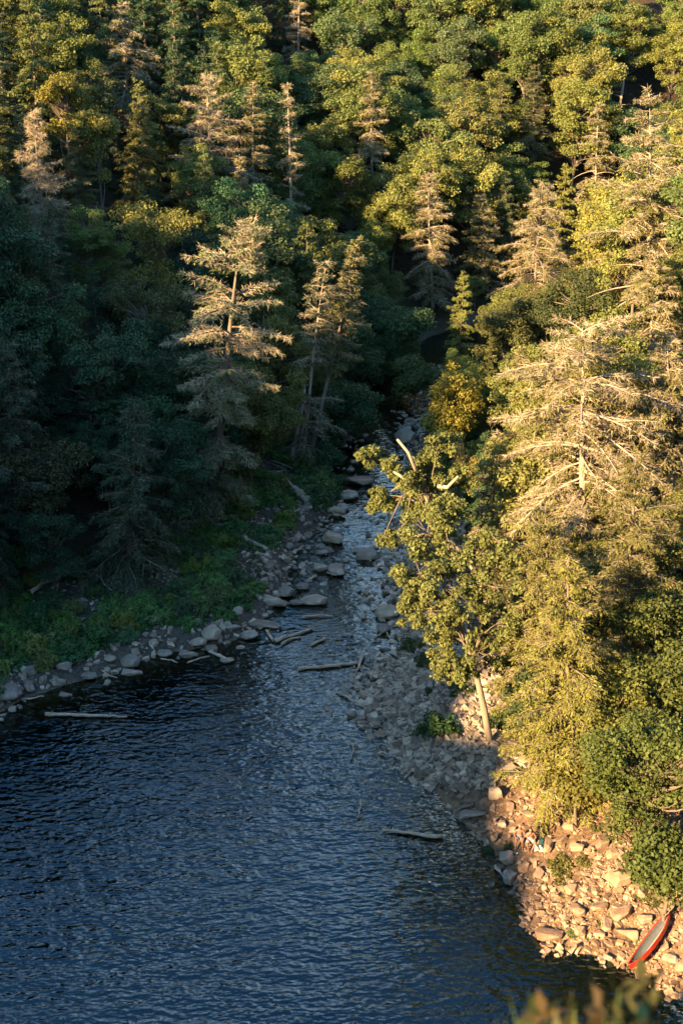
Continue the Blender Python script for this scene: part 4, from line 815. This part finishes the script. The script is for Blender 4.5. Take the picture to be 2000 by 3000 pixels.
# gravel: small stones nobody could count
rg = np.random.default_rng(55); mb = MB()
def gravel(n, y0, y1, x0, x1, side, d0, d1, s0, s1, dens=None):
    x, y = rg.uniform(x0, x1, n), rg.uniform(y0, y1, n); ix = ((x-GX0)/GS).astype(int); iy = ((y-GY0)/GS).astype(int); d, lf = DD[iy, ix], LL[iy, ix]
    ok = (lf == side) & (d > d0) & (d < d1) & (np.abs(x) < .262*y+4)
    if dens is not None: ok &= rg.random(n) < dens(x, y, d)
    x, y = x[ok], y[ok]; m = len(x); s = s0*(s1/s0)**(rg.random(m)**1.6); z = h(x, y)
    base = np.array([[-1, -1, -1], [1, -1, -1], [1, 1, -1], [-1, 1, -1], [-1, -1, 1], [1, -1, 1], [1, 1, 1], [-1, 1, 1]])*.5
    V = base[None]*(1+rg.uniform(-.42, .18, (m, 8, 3)))*np.stack([s, s*rg.uniform(.55, .95, m), s*rg.uniform(.35, .75, m)], 1)[:, None]
    a, t1, t2 = rg.uniform(0, 6.28, m), rg.normal(0, .3, m), rg.normal(0, .3, m)
    V[:, :, 2] += V[:, :, 0]*t1[:, None]+V[:, :, 1]*t2[:, None]
    X = V[:, :, 0]*np.cos(a)[:, None]-V[:, :, 1]*np.sin(a)[:, None]; Y = V[:, :, 0]*np.sin(a)[:, None]+V[:, :, 1]*np.cos(a)[:, None]
    V = np.stack([X+x[:, None], Y+y[:, None], V[:, :, 2]+(z+s*.14)[:, None]], -1).reshape(-1, 3)
    F = np.array([[0, 3, 2, 1], [4, 5, 6, 7], [0, 1, 5, 4], [1, 2, 6, 5], [2, 3, 7, 6], [3, 0, 4, 7]]); Q = (F[None]+np.arange(m)[:, None, None]*8).reshape(-1, 4)
    mb.add(V, Q, None, np.repeat(rg.uniform(.42, 1.35, m), 8), 0)
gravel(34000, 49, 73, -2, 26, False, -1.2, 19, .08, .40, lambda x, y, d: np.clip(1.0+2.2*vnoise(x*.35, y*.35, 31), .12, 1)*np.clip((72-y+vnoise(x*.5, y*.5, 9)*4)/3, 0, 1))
tag(link('sun_toned_gravel', mb.mesh('sun_toned_gravel', M_TAN), None), kind='stuff'); mb = MB()  # tinted warm for sunlight; same stone as the grey gravel
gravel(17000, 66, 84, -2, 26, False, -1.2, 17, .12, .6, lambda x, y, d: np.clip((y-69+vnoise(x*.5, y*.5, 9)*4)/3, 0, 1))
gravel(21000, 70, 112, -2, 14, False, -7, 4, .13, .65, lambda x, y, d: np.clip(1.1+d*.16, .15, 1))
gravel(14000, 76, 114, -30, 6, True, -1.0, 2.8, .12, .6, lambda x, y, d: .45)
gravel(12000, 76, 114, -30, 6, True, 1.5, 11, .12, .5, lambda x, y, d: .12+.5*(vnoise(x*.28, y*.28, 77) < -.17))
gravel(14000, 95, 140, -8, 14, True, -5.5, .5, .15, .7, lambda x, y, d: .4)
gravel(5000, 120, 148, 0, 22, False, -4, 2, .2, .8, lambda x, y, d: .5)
tag(link('shade_toned_gravel', mb.mesh('shade_toned_gravel', M_ROCK), None), kind='stuff')  # same stone, tinted grey for the shade past the shadow line

# ------------------------------------------------------------------ driftwood
def log_mesh(pts, r0, r1, mat, seed, knots=2):
    rg2 = np.random.default_rng(seed); pts = np.asarray(pts, float); L = np.sum(np.linalg.norm(np.diff(pts, axis=0), axis=1)); n = max(6, int(L/.35)); s = np.linspace(0, 1, n)
    P = np.stack([np.interp(s, np.linspace(0, 1, len(pts)), pts[:, k]) for k in range(3)], 1)+rg2.normal(0, .03, (n, 3))*np.array([1, 1, .6]); m = MB()
    m.tube(P, np.linspace(r0, r1, n)*rg2.uniform(.88, 1.12, n), 8)
    for k in range(knots):
        a = P[rg2.integers(1, n-1)]; d = nrm(rg2.normal(0, 1, 3)+np.array([0, 0, .6])); m.tube([a, a+d*r0*1.6, a+d*r0*3.2], [r0*.35, r0*.25, r0*.1], 5)
    return m.mesh('driftwood_log', mat, True)
def px_log(pts, r0, r1, label, mat=None, dz=0.09, knots=3, name='driftwood_log', cat='log', group=None):
    P = []
    for u, v in pts:
        p = hit(u, v)
        if p[2] < level(p[1]): p = at_z(u, v, float(level(p[1])))
        P.append(p+np.array([0, 0, dz+r0*.3]))
    P = np.array(P); c = P.mean(0); o = link(name, log_mesh(P-c, r0, r1, mat or M_DRIFT, len(bpy.data.objects), knots)); o.location = c; tag(o, label, cat, group); return o
for pts, r0, r1, lab in [
 ([(135, 2097), (255, 2101), (370, 2103)], .13, .06, 'half-sunken thin log in the dark pool below the bank'), ([(1122, 2436), (1200, 2446), (1297, 2458)], .08, .12, 'long pale log floating off the shaded stone bank'),
 ([(1058, 2347), (1054, 2372), (1050, 2400)], .07, .05, 'short reddish stick upright in the ripples'), ([(875, 1963), (960, 1956), (1055, 1945)], .10, .12, 'long pale log lying across the shallows'),
 ([(1065, 1918), (1052, 1952), (1038, 1987)], .13, .07, 'short log crossing the end of the long pale one'), ([(985, 2030), (1030, 2052), (1072, 2078)], .07, .04, 'dark forked branch in the shallow water'),
 ([(805, 1882), (855, 1865), (915, 1846)], .15, .08, 'thick bleached log by the bank point'), ([(782, 1851), (790, 1865), (801, 1880)], .11, .10, 'stubby orange-brown log beside the thick bleached one'),
 ([(823, 1892), (850, 1876), (880, 1870)], .08, .07, 'thin bent log under the thick bleached one'), ([(915, 1893), (930, 1884), (948, 1875)], .09, .10, 'short curved log alone in the riffle'),
 ([(883, 1812), (930, 1806), (975, 1810)], .08, .05, 'reddish log low in the riffle beneath the hump-backed boulder'), ([(1098, 1868), (1112, 1861), (1128, 1854)], .06, .05, 'orange stick by the dark wet boulder'),
 ([(1126, 1850), (1133, 1862), (1143, 1877)], .07, .04, 'grey stick leaning over the orange one'), ([(1105, 2018), (1140, 2012), (1195, 2023)], .06, .05, 'crooked pale stick on the gravel bar'),
 ([(603, 1907), (635, 1922), (668, 1940)], .10, .12, 'pale log slanting from the bank into the water'), ([(550, 1946), (580, 1934), (615, 1927)], .06, .05, 'thin stick on the water beside the slanting pale log'),
 ([(63, 2056), (95, 2050), (130, 2042)], .06, .05, 'thin pale stick at the foot of the huge lichen-spotted boulder'), ([(1449, 2540), (1458, 2552), (1468, 2566)], .10, .07, 'stubby red-brown log wedged by the tilted grey slab'),
 ([(1030, 2180), (1035, 2200), (1028, 2230)], .05, .05, 'short upright stick in the shallow gravel water'), ([(470, 1934), (500, 1938), (520, 1945)], .05, .04, 'thin pale stick below the smooth oval boulder'),
 ([(905, 1702), (918, 1694), (927, 1690)], .10, .08, 'stubby pale log between the jagged boulder and the bank'), ([(958, 1680), (972, 1686), (986, 1690)], .07, .05, 'short white stick beside the jagged boulder'),
 ([(300, 1970), (320, 1982), (345, 1990)], .05, .03, 'thin dead stick hanging over the pool edge')]: px_log(pts, r0, r1, lab)
# the log jam under the tall hemlock and the one by the snag
J = 'logs piled in the jam below the tall hemlock'
px_log([(497, 1553), (580, 1548), (690, 1536)], .19, .12, 'longest orange-brown log on top of the jam below the tall hemlock', None, .55)
px_log([(552, 1498), (575, 1515), (602, 1534)], .17, .12, 'grey log sticking up behind the jam below the tall hemlock', M_DEAD, .7)
rj = np.random.default_rng(9)
for k in range(11):
    u, v = rj.uniform(560, 700), rj.uniform(1540, 1585); a = rj.uniform(-.35, .25); L = rj.uniform(40, 90)
    px_log([(u-L*.5*math.cos(a), v-L*.5*math.sin(a)*.6), (u, v), (u+L*.5*math.cos(a), v+L*.5*math.sin(a)*.6)], rj.uniform(.05, .1), rj.uniform(.04, .08), 'thin brown log tangled among many alike in the jam', M_DRIFT if rj.random() < .5 else M_BARK, rj.uniform(.1, .55), 1, group=J)
for k in range(12):
    u, v = rj.uniform(740, 860), rj.uniform(1350, 1398); a = rj.uniform(-.6, .6); L = rj.uniform(30, 80)
    px_log([(u-L*.5*math.cos(a), v-L*.5*math.sin(a)*.6), (u, v), (u+L*.5*math.cos(a), v+L*.5*math.sin(a)*.6)], rj.uniform(.05, .11), rj.uniform(.04, .08), 'thin dark log tangled among many alike at the foot of the snag', M_BARK if rj.random() < .6 else M_DEAD, rj.uniform(.1, .6), 1, group='logs piled at the foot of the snag')
px_log([(765, 1396), (795, 1395), (824, 1397)], .13, .10, 'straight pale log along the front of the snag foot pile', M_DEAD, .35)
px_log([(862, 1448), (900, 1475), (955, 1500), (1012, 1512)], .42, .26, 'thick grey fallen trunk at the bend of the river bank', M_DEAD, .25, 4, 'fallen_trunk')
px_log([(846, 1526), (862, 1512), (880, 1500)], .16, .10, 'white forked stump piece left of the thick fallen trunk', M_DEAD, .2)
px_log([(697, 1577), (735, 1596), (785, 1620)], .20, .14, 'white sun-bleached log half buried in bank shrubs', M_DEAD, .25)
px_log([(95, 1770), (130, 1745), (185, 1718), (240, 1705)], .16, .08, 'grey crooked dead limb lying on the bank at the forest edge', M_DEAD, .9, 4)
px_log([(240, 1705), (290, 1720), (330, 1765)], .08, .03, 'thin grey branch arching down from the crooked dead limb', M_DEAD, .9, 3)
for i, pts in enumerate([[(1462, 2222), (1500, 2224), (1552, 2230)], [(1475, 2232), (1510, 2240), (1565, 2262)], [(1500, 2215), (1530, 2208), (1560, 2206)], [(1560, 2260), (1585, 2290), (1600, 2325)], [(1590, 2320), (1620, 2335), (1640, 2355)]]):
    px_log(pts, .09, .05, ['straight dry stick in front of the tangle above the shaded bank', 'longest slanting dry stick in the tangle above the shaded bank', 'back dry stick of the tangle above the shaded bank', 'dry stick hanging down the scree head', 'dry root end pointing into the scree'][i], M_DRIFT, .12, 3)

# ------------------------------------------------------------------ red canoe drawn up on the stones
M_RED = plain('red_canoe_hull', (.52, .022, .012), .3, .5, .08, 3); M_GREY = plain('shaded_canoe_lining', (.085, .10, .11), .5, .4, .15, 8); M_WHITE = plain('pale_canoe_floor', (.34, .32, .28), .5, .4, .06, 5); M_DARK = plain('dark_gunwale', (.03, .03, .032), .4, .4, .1, 9)  # inside is pale; the grey lining has shade put into its colour
bowp, sternp = hit(1968, 2700), hit(1852, 2855); sternp = at_z(1852, 2855, .12); ax = bowp-sternp; ax[2] = max(ax[2], .5); Lc = np.linalg.norm(ax)
ca = empty('canoe', sternp+ax*.5+np.array([0, 0, .12])); xa = Vector(ax).normalized(); ya = Vector((0, 0, 1)).cross(xa).normalized(); za = xa.cross(ya)
ca.rotation_euler = (Matrix((xa, ya, za)).transposed() @ Matrix.Rotation(-.45, 3, 'X')).to_euler(); tag(ca, 'red canoe with pale inside, one wall greyed for shade, drawn up on the stony shore', 'canoe')
ns, sec = 33, 15
def canoe_shell(scale, lift, mat, j0, j1, name, flip=False):
    X = np.linspace(-1, 1, ns); V = []; m = MB()
    for x in X:
        wv = .36*max(1-abs(x)**2.3, 0)**.85*scale+.012; dp = .36*(1-.25*abs(x)**3)*scale; sh = .16*abs(x)**3.2
        for j in range(j0, j1+1):
            a = math.pi*(j/(sec-1)); c, q = math.cos(a), math.sin(a); c = math.copysign(abs(c)**.75, c); q = q**.65
            V.append((x*Lc*.5*(1-.04*(1-scale)), c*wv, .34+sh-dp*q+lift))
    k = j1-j0+1; i = np.arange(ns-1)[:, None]*k; jj = np.arange(k-1)[None]; Q = np.stack([i+jj, i+jj+1, i+k+jj+1, i+k+jj], -1).reshape(-1, 4)
    m.add(V, Q[:, ::-1] if flip else Q); return m.mesh(name, mat, True)
hull = link('hull', canoe_shell(1, 0, M_RED, 0, sec-1, 'hull'), ca)
link('lining', canoe_shell(.93, .004, M_GREY, 0, 6, 'lining', True), ca); link('floor', canoe_shell(.93, .004, M_WHITE, 6, 8, 'floor', True), ca); link('side_panel', canoe_shell(.93, .004, M_RED, 8, sec-1, 'side_panel', True), ca)  # lining wall greyed for its shade, floor left pale
for sgn in (1, -1):
    m = MB(); X = np.linspace(-1, 1, ns); m.tube([(x*Lc*.5, sgn*(.36*max(1-abs(x)**2.3, 0)**.85+.012), .345+.16*abs(x)**3.2) for x in X], .03, 6); link('gunwale', m.mesh('gunwale', M_RED, True), ca)
for sgn in (1, -1):
    m = MB(); m.tube([(sgn*Lc*.5*.80, -.11, .42), (sgn*Lc*.5*.80, .11, .42)], .02, 6); link('thwart', m.mesh('thwart', M_DARK, True), ca)

# ------------------------------------------------------------------ two people sitting on the stones
M_SKIN = plain('tan_skin', (.25, .13, .09), .6, .35, .06, 6); M_HAIR = plain('dark_brown_hair', (.05, .032, .02), .6, .3, .3, 30); M_HAIR2 = plain('light_brown_hair', (.30, .17, .09), .6, .3, .3, 30)  # one even tan skin tone
M_SHORT = plain('pale_pink_shorts', (.30, .25, .26), .85, .2, .15, 14, .2); M_SHORT2 = plain('grey_shorts', (.20, .17, .17), .85, .2, .15, 14, .2); M_EYE = plain('eye', (.02, .015, .01), .2, .5)
def skin_body(J, E, name):
    me = bpy.data.meshes.new(name); keys = list(J); me.from_pydata([J[k][0] for k in keys], [(keys.index(a), keys.index(b)) for a, b in E], []); me.materials.append(M_SKIN)
    o = link(name, me); sk = o.modifiers.new('skin', 'SKIN'); sk.use_smooth_shade = True
    for i, k in enumerate(keys): r = J[k][1]; me.skin_vertices[0].data[i].radius = r if isinstance(r, tuple) else (r, r)
    me.skin_vertices[0].data[keys.index('pelvis')].use_root = True
    sb = o.modifiers.new('smooth', 'SUBSURF'); sb.levels = 1; sb.render_levels = 1; return o
def fingers(J, E, hand, d, s):
    h0 = np.array(J[hand][0]); d = nrm(np.array(d, float)); sidev = nrm(np.cross(d, (0, 0, 1))+1e-6)
    for i, (off_, L) in enumerate([(-.033, .062), (-.011, .078), (.012, .074), (.034, .058)]):
        a = h0+d*.055+sidev*off_; b = a+d*L*.5+np.array([0, 0, -.008]); c = b+d*L*.5+np.array([0, 0, -.03])
        J[f'{hand}k{i}'] = (tuple(a), .011); J[f'{hand}f{i}'] = (tuple(b), .009); J[f'{hand}t{i}'] = (tuple(c), .0075); E += [(hand, f'{hand}k{i}'), (f'{hand}k{i}', f'{hand}f{i}'), (f'{hand}f{i}', f'{hand}t{i}')]
    a = h0+sidev*s*.045+d*.01; b = a+d*.045+sidev*s*.02; J[hand+'th'] = (tuple(a), .011); J[hand+'tt'] = (tuple(b), .009); E += [(hand, hand+'th'), (hand+'th', hand+'tt')]
def person(p, yaw, arms, legs, label, shorts_mat, hair_mat, lean=0.0, turn=(0, 0)):
    J = {'pelvis': ((0, 0, .13), (.155, .115)), 'belly': ((0, -.01-lean*.3, .28), (.14, .105)), 'chest': ((0, -.02-lean*.7, .45), (.165, .115)), 'collar': ((0, -.02-lean, .565), (.10, .075)), 'neck': ((turn[0]*.2, -.03-lean, .655), .055),
         'jaw': ((turn[0]*.5, -.055-lean, .735), (.066, .072)), 'skull': ((turn[0]*.7, -.05-lean, .835), (.078, .092)), 'crown': ((turn[0]*.7, -.035-lean, .90), (.05, .06)), 'nose': ((turn[0], -.155-lean, .775), .012)}
    E = [('pelvis', 'belly'), ('belly', 'chest'), ('chest', 'collar'), ('collar', 'neck'), ('neck', 'jaw'), ('jaw', 'skull'), ('skull', 'crown'), ('jaw', 'nose')]
    for s, n in ((-1, 'l'), (1, 'r')):
        sh = (s*.185, -.02-lean, .545); el, ha = arms[n]
        J['sh'+n] = (sh, .062); J['ua'+n] = (tuple((np.array(sh)+el)/2), .052); J['el'+n] = (el, .043); J['fa'+n] = (tuple((np.array(el)*.6+np.array(ha)*.4)), .042); J['ha'+n] = (ha, (.042, .022)); E += [('collar', 'sh'+n), ('sh'+n, 'ua'+n), ('ua'+n, 'el'+n), ('el'+n, 'fa'+n), ('fa'+n, 'ha'+n)]
        fingers(J, E, 'ha'+n, np.array(ha)-np.array(el), -s)
        kn, an, toe = legs[n]; hp = (s*.10, -.07, .115); J['hp'+n] = (hp, .095); J['th'+n] = (tuple((np.array(hp)+kn)/2), .085); J['kn'+n] = (kn, .062); J['ca'+n] = (tuple(np.array(kn)*.65+np.array(an)*.35+np.array([0, .02, 0])), .058); J['an'+n] = (an, .038); J['ft'+n] = (toe, (.042, .026))
        E += [('pelvis', 'hp'+n), ('hp'+n, 'th'+n), ('th'+n, 'kn'+n), ('kn'+n, 'ca'+n), ('ca'+n, 'an'+n), ('an'+n, 'ft'+n)]
    o = skin_body(J, E, 'person'); o.location = p; o.rotation_euler = (0, 0, yaw); tag(o, label, 'person')
    m = MB(); m.tube([(0, .01, .30), (0, 0, .24), (0, -.01, .14), (0, -.02, .03)], [.155, .175, .19, .15], 14)
    for n in 'lr':
        kn = np.array(legs[n][0]); hp = np.array(J['hp'+n][0]); m.tube([hp, hp*.5+kn*.5, hp*.28+kn*.72], [.125, .112, .105], 12)
    link('shorts', m.mesh('shorts', shorts_mat, True), o)
    sk = np.array(J['skull'][0])+np.array([0, .012, .02]); bm = bmesh.new(); bmesh.ops.create_uvsphere(bm, u_segments=18, v_segments=12, radius=1)
    bmesh.ops.delete(bm, geom=[v for v in bm.verts if v.co.z < -.35 or (v.co.y < -.35 and v.co.z < .35)], context='VERTS')
    for v in bm.verts: v.co = Vector((v.co.x*.096, v.co.y*.112, v.co.z*.10))*(1+.05*math.sin(v.co.x*40)*math.cos(v.co.z*37))
    me = bpy.data.meshes.new('hair'); bm.to_mesh(me); bm.free(); me.materials.append(hair_mat); me.polygons.foreach_set('use_smooth', np.ones(len(me.polygons), bool)); hr = link('hair', me, o); hr.location = sk
    for s in (-1, 1):
        bm = bmesh.new(); bmesh.ops.create_uvsphere(bm, u_segments=8, v_segments=6, radius=.011); me = bpy.data.meshes.new('eye'); bm.to_mesh(me); bm.free(); me.materials.append(M_EYE); ey = link('eye', me, o); ey.location = (turn[0]*.8+s*.03, -.135-lean, .815)
    return o
pa = hit(1521, 2482); pb = hit(1551, 2488)
seat_a = pa+np.array([0, .28, .36]); seat_b = pb+np.array([.02, .28, .30])
person(seat_a, -.15, {'l': ((-.31, -.06, .30), (-.21, -.33, .22)), 'r': ((.30, -.10, .29), (.20, -.36, .20))}, {'l': ((-.17, -.44, .15), (-.19, -.50, -.27), (-.21, -.68, -.33)), 'r': ((.16, -.46, .14), (.19, -.46, -.28), (.22, -.63, -.34))}, 'shirtless person with light hair sitting upright on the stones, hands on knees', M_SHORT2, M_HAIR2, .02, (-.02, 0))
person(seat_b, -.05, {'l': ((-.27, -.16, .36), (-.08, -.20, .58)), 'r': ((.31, -.05, .32), (.16, -.28, .16))}, {'l': ((-.20, -.44, .10), (-.08, -.48, -.30), (-.09, -.66, -.36)), 'r': ((.26, -.40, .20), (.08, -.56, -.20), (.06, -.74, -.27))}, 'shirtless dark-haired person in pale shorts sitting with one hand raised to the face', M_SHORT, M_HAIR, .05, (-.03, 0))
for q, wd, wd2 in ((seat_a, .75, .6), (seat_b, .7, .62)): put_rock(np.array(q)+np.array([.0, .10, -.22]), wd, wd2, .75, 'block', 'flat-topped tan stone under the light-haired seated person' if q is seat_a else 'flat-topped tan stone under the dark-haired seated person', None, .1, .02)
# bag, towel, bottle
M_TEAL = plain('teal_cloth', (.010, .06, .07), .7, .3, .25, 12, .3); M_TOWEL = plain('white_towel', (.36, .31, .29), .9, .2, .1, 20, .3); M_STRAP = plain('tan_strap', (.30, .20, .12), .8, .2)
pg = hit(1584, 2484); bg_ = empty('bag', pg+np.array([0, .1, .12])); tag(bg_, 'small teal bag standing on the stones beside the seated people', 'bag')
bm = bmesh.new(); bmesh.ops.create_cube(bm, size=1); bmesh.ops.subdivide_edges(bm, edges=bm.edges, cuts=3, use_grid_fill=True)
for v in bm.verts: f_ = 1-.28*(v.co.z+.5)+.12*math.sin(v.co.z*9+v.co.x*5); v.co = Vector((v.co.x*.30*f_, v.co.y*.20*f_, (v.co.z+.5)*.34+.02*math.sin(v.co.x*11)))
bmesh.ops.bevel(bm, geom=[e for e in bm.edges if e.calc_face_angle(0) > .8], offset=.025, segments=2, affect='EDGES'); me = bpy.data.meshes.new('bag_body'); bm.to_mesh(me); bm.free(); me.materials.append(M_TEAL); link('bag_body', me, bg_)
m = MB(); th = np.linspace(0, math.pi, 12); m.tube([(-.08*math.cos(a), .0, .32+.13*math.sin(a)) for a in th], .012, 5); link('handle', m.mesh('handle', M_TEAL, True), bg_)
m = MB(); m.tube([(-.15, -.02, .30), (-.19, -.05, .15), (-.16, -.05, .02)], .022, 6); link('strap', m.mesh('strap', M_STRAP, True), bg_)
pt_ = hit(1580, 2492); bm = bmesh.new(); bmesh.ops.create_grid(bm, x_segments=14, y_segments=10, size=.5); 
for v in bm.verts: v.co = Vector((v.co.x*.62, v.co.y*.42, .10+.05*math.sin(v.co.x*14+v.co.y*5)+.03*math.cos(v.co.y*17)-.18*(v.co.x**2+v.co.y**2)))
r_ = bmesh.ops.extrude_face_region(bm, geom=list(bm.faces)); bmesh.ops.translate(bm, verts=[g for g in r_['geom'] if isinstance(g, bmesh.types.BMVert)], vec=(0, 0, .05))
me = bpy.data.meshes.new('towel'); bm.to_mesh(me); bm.free(); me.materials.append(M_TOWEL); me.polygons.foreach_set('use_smooth', np.ones(len(me.polygons), bool)); tw = link('towel', me); tw.location = pt_+np.array([0, -.05, .10]); tw.rotation_euler = (.1, .1, -.2); tag(tw, 'crumpled white towel in front of the teal bag on a tan slab', 'towel')
pw = hit(1511, 2505); wb = empty('water_bottle', pw+np.array([0, 0, .04])); wb.rotation_euler = (.5, .2, .3); tag(wb, 'pale bottle on the dark stones at the feet of the light-haired person', 'bottle')
M_BOT = plain('pale_bottle_plastic', (.60, .66, .70), .3, .5, .05, 4); M_CAP = plain('blue_bottle_cap', (.05, .12, .3), .4, .4)
m = MB(); m.tube([(0, 0, 0), (0, 0, .01), (0, 0, .17), (0, 0, .21), (0, 0, .23)], [.03, .036, .036, .018, .016], 12); link('bottle_body', m.mesh('bottle_body', M_BOT, True), wb)
m = MB(); m.tube([(0, 0, .228), (0, 0, .255)], .02, 10); link('cap', m.mesh('cap', M_CAP, True), wb)

# ------------------------------------------------------------------ weeds on the overlook below the camera
def weed(seed, H, n, width, spread, leafy=0):
    rg3 = np.random.default_rng(seed); m = MB()
    for k in range(n):
        az = rg3.uniform(0, 6.28); L = H*rg3.uniform(.55, 1.1); out_ = spread*rg3.uniform(.3, 1.1); s = np.linspace(0, 1, 9)[:, None]; d = np.array([math.cos(az), math.sin(az), 0]); b = d*rg3.uniform(0, .08)
        P = b+d*out_*s**2+UP*(L*s-.32*L*s**3*out_); sd = nrm(np.cross(d, UP)); wv = width*rg3.uniform(.6, 1.2)*np.sin(np.clip(s*2.9+.22, 0, math.pi))
        V = np.concatenate([P+sd*wv*.5, P-UP*wv*.12, P-sd*wv*.5]); i = np.arange(8); Q = np.concatenate([np.stack([i, i+9, i+10, i+1], 1), np.stack([i+9, i+18, i+19, i+10], 1)]); m.add(V, Q, None, rg3.uniform(.7, 1.3), 1)
        for j in range(leafy):
            f_ = rg3.uniform(.35, 1, 1); p = P[int(f_[0]*8)]; q = 3; dd = nrm(rg3.normal(0, 1, (q, 3))+d*.6); m.leaves(np.repeat(p[None], q, 0), dd, nrm(UP+rg3.normal(0, .5, (q, 3))), rg3.uniform(.07, .13, q), rg3.uniform(.035, .06, q), rg3.uniform(.7, 1.25, q), 1, .5)
    return m.mesh('weed', [M_BARK, M_LEAF])
WG = [weed(600, 1.15, 16, .022, .55), weed(601, 1.0, 12, .028, .5), weed(602, .95, 10, .008, .35, 7), weed(603, 1.0, 12, .008, .45, 9)]
M_DRY = plain('dry_brown_stalk', (.17, .105, .06), .8, .2, .25, 8)
fg = np.random.default_rng(61)
for i, (u, vt, y, k, c, lab) in enumerate([
 (1560, 2900, 4.6, 0, (.11, .17, .05), 'thin blurred grass clump hanging over the pool edge at the overlook'), (1700, 2880, 4.4, 1, (.15, .20, .045), 'bright blurred grass blades before the brown shallows'),
 (1790, 2925, 4.3, 2, (.10, .14, .05), 'blurred leafy weed below the canoe, on the overlook edge'), (1870, 2905, 4.5, 3, (.11, .14, .05), 'blurred leafy weed with many small leaves near the frame corner'),
 (1950, 2880, 4.2, 3, (.09, .15, .05), 'dense blurred green weed at the very corner of the overlook'), (1985, 2930, 3.9, 2, (.12, .19, .07), 'soft pale green weed in front of the dense corner one'),
 (1900, 2900, 3.9, 0, (.12, .11, .035), 'yellowish blurred grass clump in front of the corner weeds'), (1780, 2920, 4.0, 1, (.07, .10, .03), 'short blurred grass in front of the leafy overlook weed'),
 (1660, 2950, 4.2, 2, (.05, .08, .03), 'low blurred weed sprig between two grass clumps')]):
    top = at_y(u, vt, y); z0 = float(h(top[0], y)); Hh = max(top[2]-z0, .3); o = link('grass_clump' if k < 2 else 'weed_plant', WG[k], None, c); o.location = (top[0], y, z0-.02); s_ = Hh/[1.3, 1.12, 1.05, 1.1][k]; o.scale = (min(s_, 1.1), min(s_, 1.1), s_); o.rotation_euler[2] = fg.uniform(0, 6.28); tag(o, lab, 'grass' if k < 2 else 'weed')
for i in range(20):
    u = 1640+i*21+fg.normal(0, 12); vt = np.interp(u, [1560, 1780, 1900, 2050], [2955, 2905, 2850, 2770])+fg.normal(0, 16); y = fg.uniform(3.9, 5.0); k = [2, 3, 3, 2, 1][i % 5]
    top = at_y(u, vt, y); z0 = float(h(top[0], y)); Hh = max(top[2]-z0, .3); s_ = Hh/[1.3, 1.12, 1.05, 1.1][k]; o = link('grass_clump' if k < 2 else 'weed_plant', WG[k], None, [(.045, .045, .018), (.060, .042, .020), (.035, .050, .018), (.055, .055, .022)][i % 4])
    o.location = (top[0], y, z0-.02); o.scale = (1.2, 1.2, s_); o.rotation_euler[2] = fg.uniform(0, 6.28); tag(o, 'soft blurred weed among many alike filling the overlook corner below the canoe', 'weed', 'weeds filling the overlook corner')
top = at_y(1822, 2930, 4.2); z0 = float(h(top[0]+.05, 4.2)); m = MB(); m.tube([(.06, 0, z0-top[2]), (.035, 0, (z0-top[2])*.5), (.0, 0, -.03), (-.005, 0, 0)], [.014, .013, .016, .012], 8)
o = link('dry_stalk', m.mesh('dry_stalk', M_DRY, True)); o.location = top; tag(o, 'broken dry brown stalk standing among the blurred overlook weeds', 'stalk')
